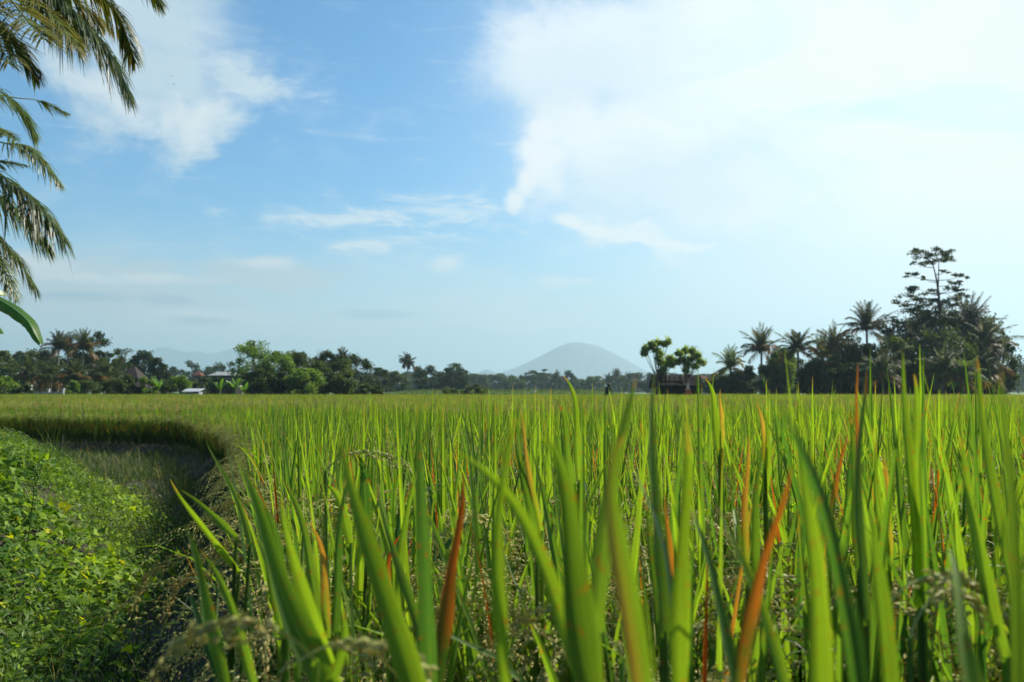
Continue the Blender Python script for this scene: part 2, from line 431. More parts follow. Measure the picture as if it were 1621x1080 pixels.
for i in sel:
    x, y = float(X[i]), float(Y[i])
    e = x - float(rice_edge(y))
    if e < .35:
        lab, gr = 'rice plant at the path edge, grain heads drooping over the shaded path', 'rice plants along the path edge'
    elif PXL[i] > 1130:
        lab, gr = 'tall upright rice plant in front of the dark palm grove, bright yellow green', 'rice plants standing before the palm grove'
    elif PXL[i] > 560:
        lab, gr = 'green rice plant with grain heads, standing in line with the volcano', 'rice plants standing before the volcano'
    else:
        lab, gr = 'green rice plant with grain heads, just inside the edge row by the path', 'rice plants inside the path edge row'
    v = random.randrange(NV)
    cap = H + (.055 * y * random.uniform(.2, 1) if PXL[i] > 1050 else .004 * y if PXL[i] > 700 else -.012 * y)
    plant_thing(v, (x, y, -.03), random.uniform(0, 6.28), min(hvar(x, y) * random.uniform(.93, 1.07), (cap + .03) / TOP[v]), lab, gr)

# templates of the far field, instanced by one object
TCOL = bpy.data.collections.new('rice_field_plants')
def template(name, me):
    o = bpy.data.objects.new(name, me); TCOL.objects.link(o); return o
for i, v in enumerate(VAR):
    g = Geo(); g.merge(v[0])
    for d in v[2]: g.merge(d)
    for p in v[1]:
        g.M3 += []; q = Geo(); q.merge(p); q.M3 = [m + 1 for m in q.M3]; q.M4 = [m + 1 for m in q.M4]; g.merge(q)
    template('template_a%02d' % i, g.mesh('rice_clump', [M_RICE, M_GRAIN]))
NP = 5
for i in range(NP):
    random.seed(300 + i)
    g = Geo()
    for cx in np.arange(-.5, .5, .2):
        for cy in np.arange(-.5, .5, .2):
            bx_, by_ = cx + .1 + random.uniform(-.06, .06), cy + .1 + random.uniform(-.06, .06)
            hs = random.uniform(.90, 1.05)
            for j in range(8):
                a = random.uniform(0, 6.28); r = random.uniform(.01, .10)
                z0 = random.choice([.4, .6, .68, .72, .76]) * hs
                blade(g, (bx_ + r * math.sin(a), by_ + r * math.cos(a), z0), a, random.uniform(.02, .35), random.uniform(0, .5), hs * random.choice([.2, .26, .32, .4]) * random.uniform(.9, 1.15), random.uniform(.012, .019), 4, tone=random.uniform(.1, .95), drytip=random.choice([0, 0, .0, .2, .2, 1.3 if random.random() < .22 else 0]), twist=random.uniform(-1.2, 1.2))
            for j in range(11):
                a = random.uniform(0, 6.28); r = random.uniform(.02, .10)
                panicle(g, (bx_ + r * math.sin(a), by_ + r * math.cos(a), hs * random.uniform(.70, .88)), a, random.uniform(.1, .5), random.uniform(1.5, 2.4), .25, 5, .018, .0085, .018, random.uniform(.4, .95), random.choice([.05, .25, .5]), 1, False)
            for j in range(5):
                a = random.uniform(0, 6.28)
                tube(g, [(bx_ + .03 * math.sin(a), by_ + .03 * math.cos(a), 0), (bx_ + .08 * math.sin(a), by_ + .08 * math.cos(a), .66 * hs)], .004, 3, .1, 0, .0)
    template('template_b%02d' % i, g.mesh('rice_patch', [M_RICE, M_GRAIN]))

def scatter(name, pts, idx, rot, scl, col, label, cat):
    me = bpy.data.meshes.new(name)
    me.vertices.add(len(pts)); me.vertices.foreach_set('co', np.asarray(pts, np.float32).ravel())
    a = me.attributes.new('pick', 'INT', 'POINT'); a.data.foreach_set('value', np.asarray(idx, np.int32))
    a = me.attributes.new('turn', 'FLOAT_VECTOR', 'POINT')
    rv = np.zeros((len(pts), 3), np.float32); rv[:, 2] = rot; a.data.foreach_set('vector', rv.ravel())
    a = me.attributes.new('size', 'FLOAT', 'POINT'); a.data.foreach_set('value', np.asarray(scl, np.float32))
    o = bpy.data.objects.new(name, me); COL.objects.link(o)
    ng = bpy.data.node_groups.new(name + '_scatter', 'GeometryNodeTree')
    ng.interface.new_socket('Geometry', in_out='INPUT', socket_type='NodeSocketGeometry')
    ng.interface.new_socket('Geometry', in_out='OUTPUT', socket_type='NodeSocketGeometry')
    gi, go = ng.nodes.new('NodeGroupInput'), ng.nodes.new('NodeGroupOutput')
    ci = ng.nodes.new('GeometryNodeCollectionInfo'); ci.inputs[0].default_value = col
    ci.inputs['Separate Children'].default_value = True; ci.inputs['Reset Children'].default_value = True
    ip = ng.nodes.new('GeometryNodeInstanceOnPoints'); ip.inputs['Pick Instance'].default_value = True
    def na(nm, t):
        n = ng.nodes.new('GeometryNodeInputNamedAttribute'); n.data_type = t; n.inputs['Name'].default_value = nm; return n.outputs[0]
    L = ng.links.new
    L(gi.outputs[0], ip.inputs['Points']); L(ci.outputs[0], ip.inputs['Instance'])
    L(na('pick', 'INT'), ip.inputs['Instance Index'])
    e2r = ng.nodes.new('FunctionNodeEulerToRotation'); L(na('turn', 'FLOAT_VECTOR'), e2r.inputs[0]); L(e2r.outputs[0], ip.inputs['Rotation'])
    L(na('size', 'FLOAT'), ip.inputs['Scale']); L(ip.outputs[0], go.inputs[0])
    md = o.modifiers.new('scatter', 'NODES'); md.node_group = ng
    return tag(o, label, cat, kind='stuff')

nx_, ny_ = X[~isthing], Y[~isthing]
P1 = np.stack([nx_, ny_, np.full(len(nx_), -.03)], -1)
H1 = np.array([hvar(a, b) for a, b in zip(nx_, ny_)]) * rng.uniform(.93, 1.07, len(nx_))
FX, FY = grid(-48, 62, 15.9, 89, .9, .12)
fm = (np.abs(FX / FY) < .72) & ~((FX < -2) & (FY < 31) & ~in_field(FX - .7, FY - 1.2))
FX, FY = FX[fm], FY[fm]
P2 = np.stack([FX, FY, np.full(len(FX), -.03)], -1)
pts = np.concatenate([P1, P2])
K1 = rng.integers(0, NV, len(P1))
front = (P1[:, 1] > -.3) & (P1[:, 1] < 5)
H1 = np.where(front, np.minimum(H1, (H + .03 + .02 * np.maximum(P1[:, 1], 0)) / np.array(TOP)[K1]), H1)
idx = np.concatenate([K1, NV + rng.integers(0, NP, len(P2))])
scatter('rice_field', pts, idx, rng.uniform(0, 6.28, len(pts)), np.concatenate([H1, np.array([.86 - .06 * float(sstep(25, 60, b)) + swell(a, b) * float(sstep(70, 30, b)) for a, b in zip(FX, FY)]) * rng.uniform(.92, 1.07, len(P2))]), TCOL,
        'ripening green rice filling the flat paddy out to the trees', 'rice field')
print('rice instances', len(P1), len(P2))

# --- the nearest rice plants, leaf by leaf
def px_seed(): return random.uniform(0, 6)
def hleaf(root, pts, w, D, dry=0.0, tone=.6, fold=.22, face=0.0, name='leaf', label=None):
    """pts: pixels from tip down to the collar; D: distance in metres (tip, collar)"""
    P = [at(x, y, D[0] + (D[1] - D[0]) * i / (len(pts) - 1)) for i, (x, y) in enumerate(pts)][::-1]
    P = np.array(P); k = 22
    t = np.linspace(0, 1, len(P)); s = np.linspace(0, 1, k)
    if len(P) == 3:   # quadratic through three points
        Q = np.stack([(1 - s) * (1 - 2 * s), 4 * s * (1 - s), s * (2 * s - 1)], -1) @ P
    else:
        Q = np.stack([np.interp(s, t, P[:, c]) for c in range(3)], -1)
    base = np.array(root.location)
    f0 = random.uniform(0, 6); amp = .0035 * random.uniform(.5, 1.6)
    Q = Q + np.stack([np.sin(s * 5 + f0), np.cos(s * 4 + f0), 0 * s], -1) * amp * (.3 + s)[:, None]
    wm = .9 * w / F * sum(D) / 2
    side = np.stack([np.cos(face + .25 * s), np.sin(face + .25 * s), 0 * s], -1)
    d = np.asarray(dry, float)
    if d.ndim == 1: d = np.tile(d, (k, 1))       # (left, mid, right)
    elif d.ndim == 0: d = np.full((k, 3), float(d))
    if np.asarray(dry).ndim == 0 and d.max() > .5: d = d * np.clip(.35 + 1.1 * s[:, None] + .22 * np.sin(s[:, None] * 19 + px_seed()) * np.array([1, .2, -1]), 0, 1)
    d = np.clip(d + (s[:, None] > random.uniform(.84, .95)) * random.uniform(.3, 1.0), 0, 1)
    g = Geo()
    ww = wm * np.minimum(1, (1 - s) / .75) ** .8 * (.75 + .25 * np.minimum(1, s / .2)) + .0005
    ww = ww * (1 + .10 * np.sin(s * 13 + f0) * (s < .9))
    strip(g, Q - base, side, ww, fold, tone, d)
    o = g.build(name, M_RICE, root, True)
    if label: o['label'] = label
    return Q[0] - base
def culm(root, tops):
    g = Geo()
    for p in tops:
        a = np.array([random.uniform(-.03, .03), random.uniform(-.03, .03), -.03])
        tube(g, [a, a * .5 + p * .5 + (0, 0, .03), p], [.004, .0036, .0026], 6, .5)
    g.build('culm', M_RICE, root, True)
def hpan(root, start, az, tilt, droop, L, tone=.4, dry=.1, nbr=13, gl=.0085):
    g = Geo(); panicle(g, np.array(start) - np.array(root.location), az, tilt, droop, L, nbr, gl * 1.06, gl * .46, .0052, tone, dry)
    g.build('panicle', M_GRAIN, root)
def hero(px, D, label, leaves_, pans=()):
    g0 = at(px, 1080, D)
    r = thing('rice_plant', label, 'rice plant', (float(g0[0]), D, -.03))
    tops = [hleaf(r, *a, **k) for a, k in leaves_]
    for st, kw in pans:
        p = at(*st); hpan(r, p, **kw); tops.append(p - np.array(r.location))
    culm(r, tops)
    return r
def lf(pts, w, D, **k):
    return ((pts, w, D if isinstance(D, tuple) else (D, D)), k)

hero(560, .72, 'rice plant with three long leaning leaves beside the shaded path corner', [
    lf([(370, 735), (445, 930), (545, 1130)], 50, (.68, .72), tone=.25, fold=.28, face=.5),
    lf([(445, 790), (482, 930), (545, 1130)], 30, (.74, .74), tone=.8, face=-.2)])
hero(680, .66, 'rice plant with one broad bright leaf leaning left across its orange neighbour', [
    lf([(545, 690), (592, 900), (672, 1140)], 46, (.64, .66), tone=.85, face=.35),
    lf([(668, 640), (672, 860), (684, 1140)], 34, (.8, .72), tone=.35, face=-.5)],
    [((640, 1090, .8), dict(az=-1.3, tilt=.5, droop=1.9, L=.13, tone=.35, dry=.05))])
hero(700, .86, 'rice plant with a rust orange dead leaf standing upright in the middle', [
    lf([(726, 748), (712, 900), (688, 1090)], 32, (.86, .86), dry=1.0, tone=.05, fold=.34, face=.6, name='dry_leaf', label='rust orange dead leaf'),
    lf([(600, 770), (640, 920), (690, 1100)], 20, (.95, .88), tone=.4)])
hero(800, .56, 'rice plant with a blurred yellow upright leaf and one arching leaf', [
    lf([(797, 655), (795, 860), (800, 1150)], 26, (.55, .56), dry=(.35, .05, .0), tone=1.0, face=.2),
    lf([(732, 715), (842, 868), (960, 1180)], 32, (.56, .58), tone=1.0, face=.1)])
hero(930, .52, 'rice plant with one wide blurred green leaf, right of the arching yellow one', [
    lf([(868, 690), (893, 860), (950, 1160)], 58, (.5, .52), tone=.7, face=.3, fold=.3)],
    [((985, 1040, .8), dict(az=-.9, tilt=.6, droop=1.7, L=.13, tone=.55, dry=.0))])
hero(1010, .46, 'rice plant with a blurred leaf striped orange along its left edge', [
    lf([(978, 690), (988, 860), (1018, 1180)], 46, (.43, .46), dry=(1.0, .55, .0), tone=.9, face=.2),
    lf([(1000, 598), (972, 760), (945, 1000)], 30, (.66, .6), tone=.7, face=-.2)])
hero(1075, .62, 'rice plant with slim bright upright leaves just right of the striped one', [
    lf([(1037, 588), (1037, 760), (1050, 1000)], 22, (.8, .72), tone=.75, face=.2),
    lf([(1078, 668), (1080, 860), (1076, 1140)], 34, (.6, .62), tone=.95, face=.1),
    lf([(1010, 745), (1050, 900), (1072, 1140)], 22, (.74, .68), tone=.2, face=.7)])
hero(1200, .6, 'rice plant with a long rust orange leaf leaning right and a lime leaf crossing it', [
    lf([(1246, 738), (1203, 905), (1158, 1130)], 30, (.56, .58), dry=1.0, tone=.12, fold=.3, face=.3, name='dry_leaf', label='long rust orange leaf'),
    lf([(1140, 800), (1190, 925), (1250, 1130)], 22, (.66, .62), tone=1.0, face=.2),
    lf([(1090, 790), (1125, 920), (1180, 1140)], 24, (.72, .66), tone=.45, face=.4)])
hero(1330, .47, 'rice plant with the widest dark green leaf, curving right towards its foot', [
    lf([(1253, 636), (1288, 820), (1360, 1180)], 66, (.45, .47), tone=.1, face=.9, fold=.36),
    lf([(1272, 700), (1283, 880), (1300, 1180)], 42, (.5, .5), tone=.85, face=.1)])
hero(1400, .62, 'rice plant with a short blurred leaf above pale green grain heads', [
    lf([(1388, 820), (1392, 930), (1408, 1140)], 36, (.6, .62), tone=.9, face=.1),
    lf([(1365, 585), (1362, 740), (1372, 980)], 15, (.86, .76), tone=.55)],
    [((1400, 965, .78), dict(az=1.3, tilt=.7, droop=1.6, L=.12, tone=.3, dry=.0, gl=.010)), ((1440, 1010, .8), dict(az=1.0, tilt=.5, droop=1.8, L=.12, tone=.35, dry=.0, gl=.010))])
hero(1600, .44, 'rice plant with a broad blurred leaf reaching above the horizon near the blue far trees', [
    lf([(1589, 588), (1590, 800), (1600, 1180)], 60, (.42, .44), tone=.75, face=.75, fold=.3),
    lf([(1500, 868), (1520, 980), (1560, 1180)], 30, (.58, .5), tone=1.0, face=.1)])
hero(1450, .92, 'rice plant with twin pointed leaves rising tall below the layered tree', [
    lf([(1428, 556), (1438, 700), (1452, 960)], 24, (.92, .92), tone=.95, face=.2),
    lf([(1443, 592), (1452, 720), (1460, 960)], 22, (.94, .92), tone=.7, face=-.3),
    lf([(1462, 640), (1458, 760), (1462, 980)], 22, (.9, .92), tone=.05, face=1.1)])
hero(1590, .82, 'rice plant with an arrow straight leaf leaning left in front of the palm grove edge', [
    lf([(1540, 566), (1562, 700), (1600, 940)], 24, (.8, .82), tone=.9, face=.2),
    lf([(1512, 690), (1540, 820), (1590, 1040)], 26, (.78, .8), tone=.7)])
hero(350, .84, 'rice plant overhanging the path with two drooping leaves and brown grain heads', [
    lf([(285, 832), (325, 945), (358, 1090)], 24, (.84, .84), tone=.45, face=.4),
    lf([(323, 868), (362, 960), (410, 1110)], 17, (.86, .84), tone=.7),
    lf([(290, 940), (330, 1010), (365, 1110)], 20, (.9, .86), tone=.1)],
    [((345, 895, 1.5), dict(az=-1.5, tilt=1.0, droop=1.9, L=.17, tone=.3, dry=.4)), ((372, 925, 1.4), dict(az=-1.2, tilt=.9, droop=2.0, L=.16, tone=.3, dry=.45))])
hero(470, .70, 'rice plant low in the corner holding a pale green grain head forward', [
    lf([(560, 960), (530, 1040), (500, 1160)], 22, (.7, .7), tone=.6)],
    [((500, 1045, .66), dict(az=-1.4, tilt=.75, droop=1.5, L=.12, tone=.75, dry=.0, gl=.010)), ((470, 1050, .68), dict(az=1.5, tilt=.9, droop=1.4, L=.1, tone=.6, dry=.0, gl=.010))])
hero(1185, 1.15, 'rice plant with a thin red brown leaf straight as a needle', [
    lf([(1182, 690), (1180, 780), (1184, 920)], 11, (1.15, 1.15), dry=1.0, name='dry_leaf', label='thin red brown leaf'),
    lf([(1205, 700), (1200, 800), (1190, 940)], 16, (1.15, 1.15), tone=.6)])
hero(1362, 1.0, 'rice plant with a dark red dry spike reaching above the horizon', [
    lf([(1357, 575), (1358, 690), (1362, 860)], 9, (1.0, 1.0), dry=1.0, tone=.2, name='dry_leaf', label='dark red dry spike'),
    lf([(1345, 650), (1350, 760), (1360, 900)], 17, (1.02, 1.0), tone=.3)])
hero(840, 1.3, 'rice plant with a pale tan dry leaf leaning left below the volcano foot', [
    lf([(817, 648), (838, 740), (856, 840)], 11, (1.3, 1.3), dry=.9, tone=.9, name='dry_leaf', label='pale tan dry leaf'),
    lf([(822, 690), (832, 780), (850, 880)], 18, (1.3, 1.3), tone=.3)])
hero(515, 1.05, 'rice plant with a narrow orange leaf among green ones by the path edge', [
    lf([(497, 828), (508, 900), (522, 1010)], 14, (1.05, 1.05), dry=1.0, name='dry_leaf', label='narrow orange leaf'),
    lf([(455, 760), (480, 860), (515, 1000)], 18, (1.08, 1.05), tone=.7),
    lf([(552, 745), (540, 860), (530, 1000)], 16, (1.08, 1.05), tone=.3)])
hero(330, 1.3, 'rice plant with thin leaves stretching left over the shaded path', [
    lf([(275, 758), (318, 830), (378, 905)], 13, (1.25, 1.3), tone=.8),
    lf([(283, 775), (335, 815), (375, 850)], 13, (1.3, 1.3), tone=.7),
    lf([(330, 700), (365, 770), (395, 860)], 9, (1.4, 1.3), tone=.6)])
hero(560, 1.5, 'rice plant whose heavy grain head arches right over its leaves', [
    lf([(566, 720), (575, 760), (583, 830)], 20, (1.5, 1.5), tone=.2),
    lf([(520, 770), (535, 790), (555, 860)], 16, (1.5, 1.5), tone=.6)],
    [((515, 745, 1.5), dict(az=1.45, tilt=.7, droop=1.9, L=.17, tone=.5, dry=.0))])

hero(1405, 1.2, 'rice plant with a tan dry leaf, right of the long rust orange one', [
    lf([(1400, 724), (1404, 800), (1410, 900)], 12, (1.2, 1.2), dry=1.0, tone=.85, name='dry_leaf', label='tan dry leaf'),
    lf([(1380, 700), (1392, 790), (1406, 920)], 18, (1.2, 1.2), tone=.7)])
hero(1320, 1.25, 'rice plant with a crooked orange leaf behind the widest dark green leaf', [
    lf([(1338, 688), (1328, 750), (1312, 830)], 10, (1.25, 1.25), dry=1.0, tone=.15, name='dry_leaf', label='crooked orange leaf'),
    lf([(1352, 655), (1345, 760), (1330, 880)], 16, (1.25, 1.25), tone=.2)])
hero(1208, 1.6, 'rice plant with a yellow tan leaf tip just right of the dark shed', [
    lf([(1199, 636), (1206, 680), (1212, 740)], 10, (1.6, 1.6), dry=1.0, tone=1.0, name='dry_leaf', label='yellow tan leaf'),
    lf([(1215, 655), (1214, 710), (1210, 780)], 14, (1.6, 1.6), tone=.8)])
hero(1142, 1.8, 'rice plant with a light tan leaf tip below the right end of the dark shed', [
    lf([(1143, 616), (1141, 655), (1142, 710)], 9, (1.8, 1.8), dry=1.0, tone=1.0, name='dry_leaf', label='light tan leaf'),
    lf([(1118, 600), (1128, 640), (1140, 720)], 13, (1.8, 1.8), tone=.8)])
hero(900, 1.5, 'rice plant with a slim leaf tip rising right under the volcano summit', [
    lf([(897, 596), (908, 650), (918, 760)], 12, (1.5, 1.5), tone=.85),
    lf([(882, 640), (895, 700), (912, 790)], 14, (1.5, 1.5), tone=.3)])
hero(1050, .95, 'rice plant with rusty half dead leaf low between the slim bright ones', [
    lf([(1062, 780), (1056, 880), (1048, 1010)], 16, (.95, .95), dry=(.2, .7, 1.0), tone=.2),
    lf([(1020, 800), (1036, 890), (1046, 1020)], 18, (.95, .95), tone=.5)],
    [((1030, 870, 1.6), dict(az=1.2, tilt=.6, droop=1.9, L=.2, tone=.6, dry=.05))])
hero(620, 1.2, 'rice plant with a brown withered leaf hanging behind the broad leaning one', [
    lf([(625, 850), (618, 900), (622, 1000)], 12, (1.2, 1.2), dry=1.0, tone=.0, name='dry_leaf', label='brown withered leaf'),
    lf([(655, 740), (640, 850), (630, 1000)], 16, (1.2, 1.2), tone=.6)],
    [((690, 860, 1.7), dict(az=1.0, tilt=.5, droop=2.2, L=.2, tone=.9, dry=.0)), ((600, 850, 1.7), dict(az=-1.0, tilt=.6, droop=2.1, L=.2, tone=.6, dry=.1))])
hero(450, 1.1, 'rice plant full of drooping grain heads just inside the path corner', [
    lf([(420, 790), (440, 870), (455, 990)], 16, (1.1, 1.1), tone=.4),
    lf([(400, 850), (430, 920), (450, 1010)], 15, (1.1, 1.1), tone=.7)],
    [((440, 830, 1.8), dict(az=-1.3, tilt=.6, droop=2.1, L=.22, tone=.6, dry=.2)), ((480, 840, 1.7), dict(az=.6, tilt=.5, droop=2.2, L=.22, tone=.7, dry=.05)), ((430, 880, 1.6), dict(az=-1.0, tilt=.9, droop=1.9, L=.2, tone=.5, dry=.35))])

# ------------------------------------------------------------------ weeds and grass on the left bank
def weed_leaf_cloud(g, C, size, tone, dry=0.0):
    """lobed heart-shaped leaves: six triangles around a stalk point"""
    n = len(C)
    Nn = norm(rng.normal(size=(n, 3)) * .55 + np.array([0.25, -.1, 1.0]))
    A = norm(np.cross(Nn, rng.normal(size=(n, 3)))); B = np.cross(Nn, A)
    s = (size * rng.uniform(.6, 1.3, n))[:, None]
    cup = rng.uniform(-.25, .15, n)[:, None]
    o = [(0, 0, 0), (-.22, .33, .5), (.05, .48, .9), (.35, .25, .2), (.85, 0, -.6), (.35, -.25, .2), (.05, -.48, .9), (-.22, -.33, .5)]
    V = np.stack([C + s * (A * a + B * b + Nn * (c * cup)) for a, b, c in o], 1)
    b = np.array([[0, 2, 1], [0, 3, 2], [0, 4, 3], [0, 5, 4], [0, 6, 5], [0, 7, 6]])
    Fc = (b[None] + np.arange(n)[:, None, None] * 8).reshape(-1, 3)
    g.add(V.reshape(-1, 3), Fc, np.repeat(np.broadcast_to(tone, (n,)), 8), np.repeat(np.broadcast_to(dry, (n,)), 8))
def weed_xy(n, y0, y1, x0, margin):
    y = rng.uniform(y0, y1, n); x = rng.uniform(x0, 0, n)
    d = np.interp(y, wy, wx) + margin * rng.uniform(0, 1, n) ** 2 - x
    m = (d > 0) & ~in_field(x - .1, y + .2)
    return x[m], y[m]
g = Geo()
x, y = weed_xy(185000, 3.0, 17.5, -12, .55); m = x > -.62 * y - .5; x, y = x[m], y[m]
print('weed leaves', len(x))
hgt = .01 + (.10 + .10 * sstep(4, 6, y)) * rng.uniform(0, 1, len(x)) ** 1.2 + .06 * np.sin(x * 4) * np.cos(y * 3)
weed_leaf_cloud(g, np.stack([x, y, mound(x, y) + hgt], -1), .048 * (.55 + .75 * (np.sin(x * 1.7 + 1) * np.sin(y * 1.3) > -.2)), np.clip(.5 + .25 * np.sin(x * 2.2 + y) + rng.normal(size=len(x)) * .28, 0, 1), np.where(rng.uniform(0, 1, len(x)) < .012, .8, 0.0))
tag(g.build('weeds', M_WEED), 'low leafy creeper with lobed bright green leaves covering the left bank', 'weeds', kind='stuff')
# grass
def grass_patch(name, x, y, z, L, w, label, tone0=.5, dryp=.06, k=4, mat=M_GRASS):
    n = len(x); az = rng.uniform(0, 6.283, n); t0 = rng.uniform(.05, .55, n); dr = rng.uniform(.2, 1.5, n)
    l = L * rng.uniform(.4, 1.4, n); ww = w * rng.uniform(.6, 1.3, n); tw = az + rng.uniform(-1, 1, n)
    s = np.linspace(0, 1, k); th = t0[:, None] + dr[:, None] * s ** 1.6
    d = np.stack([np.sin(th) * np.sin(az)[:, None], np.sin(th) * np.cos(az)[:, None], np.cos(th)], -1)
    st = (d[:, 1:] + d[:, :-1]) / 2 * (l / (k - 1))[:, None, None]
    P = np.concatenate([np.zeros((n, 1, 3)), np.cumsum(st, 1)], 1) + np.stack([x, y, z - .01], -1)[:, None]
    sd = np.stack([np.cos(tw), -np.sin(tw), 0 * tw], -1)[:, None]
    wd = (ww[:, None] * (1 - s) ** .7 + .0003)[:, :, None] / 2
    V = np.stack([P - sd * wd, P + sd * wd], 2).reshape(-1, 3)
    i = (np.arange(n)[:, None] * 2 * k + np.arange(k - 1)[None] * 2).ravel()
    g = Geo(); g.add(V, np.stack([i, i + 1, i + 3, i + 2], -1), np.repeat(np.clip(rng.normal(tone0, .25, n), 0, 1), 2 * k), np.repeat((rng.uniform(0, 1, n) < dryp) * 1.0, 2 * k))
    return tag(g.build(name, mat), label, 'grass', kind='stuff')
y = 2.2 + 21 * rng.uniform(0, 1, 480000) ** 1.05; x = rng.uniform(-13, .2, 480000)
m = ~in_field(x, y) & (x > np.interp(y, wy, wx) - .4) & (x > -.62 * y - .6) & (np.sin(x * 2.3 + 1.1 * np.sin(y * 1.7)) * np.sin(y * 1.9) > rng.uniform(-1.1, .5, len(x)))
grass_patch('path_grass', x[m], y[m], mound(x[m], y[m]), .15, .006, 'short grass growing along the shaded path between creeper and rice', .18, .06)
x, y = weed_xy(190000, 3.0, 17.5, -12, .8); m = x > -.62 * y - .5; x, y = x[m], y[m]
g = Geo(); m = np.sin(x * 1.1 + 2) * np.sin(y * 1.6 + x) > -.35 + rng.normal(size=len(x)) * .3; x, y = x[m], y[m]
leaves(g, np.stack([x, y, mound(x, y) + .02 + .24 * rng.uniform(0, 1, len(x)) ** 1.3], -1), .042, .6, .38, np.clip(.65 + rng.normal(size=len(x)) * .25, 0, 1), .2)
tag(g.build('small_weeds', M_GRASS), 'small narrow leaved weeds mixed into the creeper on the left bank', 'weeds', kind='stuff')
y = 3 + 18 * rng.uniform(0, 1, 4500); x = rng.uniform(-11, 0, 4500)
m = ~in_field(x + .1, y + .2) & (x > np.interp(y, wy, wx) - .3) & (x > -.62 * y - .6); x, y = x[m], y[m]
grass_patch('path_tall_grass', x, y, mound(x, y), .34, .007, 'taller pale grass blades scattered over the shaded path', .6, .22, 6)
x, y = weed_xy(36000, 3.2, 17.5, -12, .5); m = x > -.62 * y - .5; x, y = x[m], y[m]
grass_patch('bank_grass', x, y, mound(x, y) + .03, .22, .006, 'thin grass blades poking up through the creeper on the left bank', .65, .08, 5)
# single things on the bank
def on_bank(px, py, h):
    for D in np.linspace(3.5, 18, 700):
        p = at(px, py, D)
        if p[2] <= float(mound(p[0], p[1])) + h: return D
    return 12.0
def tuft(px, py, D, n, L, label):
    D = on_bank(px, py, .05)
    p = at(px, py, D); z = float(mound(p[0], p[1]))
    g = Geo()
    for i in range(n):
        blade(g, (random.uniform(-.08, .08), random.uniform(-.08, .08), 0), random.uniform(0, 6.28), random.uniform(.03, .35), random.uniform(.1, 1.3), L * random.uniform(.55, 1.1), .008, 6, tone=random.uniform(.5, 1), twist=random.uniform(-1, 1), drytip=random.choice([0, 0, .3]))
    o = g.build('grass_tuft', M_GRASS); o.location = (p[0], p[1], z)
    tag(o, label, 'grass tuft')
tuft(80, 735, 9.2, 26, .5, 'upright grass tuft on the far brow of the creeper bank')
tuft(122, 738, 9.0, 14, .42, 'bent grass tuft curling over at the right end of the brow')
tuft(285, 790, 6.6, 16, .5, 'grass tuft with pale curled blades at the shaded path side')
def stalk(px, pt, D, label):
    D = on_bank(px[0], px[1], .1)
    a, b = at(px[0], px[1], D), at(pt[0], pt[1], D)
    g = Geo(); pts = np.linspace(0, 1, 6)[:, None] * (b - a) + np.array([0, .02, 0]) * np.sin(np.linspace(0, 3, 6))[:, None]
    tube(g, pts, np.linspace(.006, .003, 6), 5, .8)
    for i in range(5):
        blade(g, pts[1 + i % 4], random.uniform(0, 6.28), .3, .9, .16, .008, 5, tone=.8)
    o = g.build('grass_stalk', M_GRASS); o.location = a
    tag(o, label, 'grass stalk')
stalk((42, 870), (56, 735), 6.0, 'tall pale grass stalk standing out of the creeper, left of the yellow leaf')
def big_leaf(px, py, D, s, label, dry=1.0):
    D = on_bank(px, py, .25)
    p = at(px, py, D)
    g = Geo(); n = 16
    an = np.linspace(0, 2 * math.pi, n, endpoint=False)
    r = s * (1 + .12 * np.cos(5 * an))
    V = np.concatenate([[[0, 0, 0]], np.stack([r * np.cos(an), .35 * r * np.sin(an), r * np.sin(an) * .8 + .1 * s * np.cos(3 * an)], -1)])
    g.add(V, [[0, 1 + i, 1 + (i + 1) % n] for i in range(n)], .9, dry)
    tube(g, [(0, 0, 0), (.01, .02, -.12), (.02, .03, -.28)], .003, 5, .6)
    o = g.build('yellow_leaf', M_WEED, smooth=True); o.location = p
    tag(o, label, 'leaf')
big_leaf(102, 803, 6.9, .055, 'large bright yellow leaf among the green creeper')

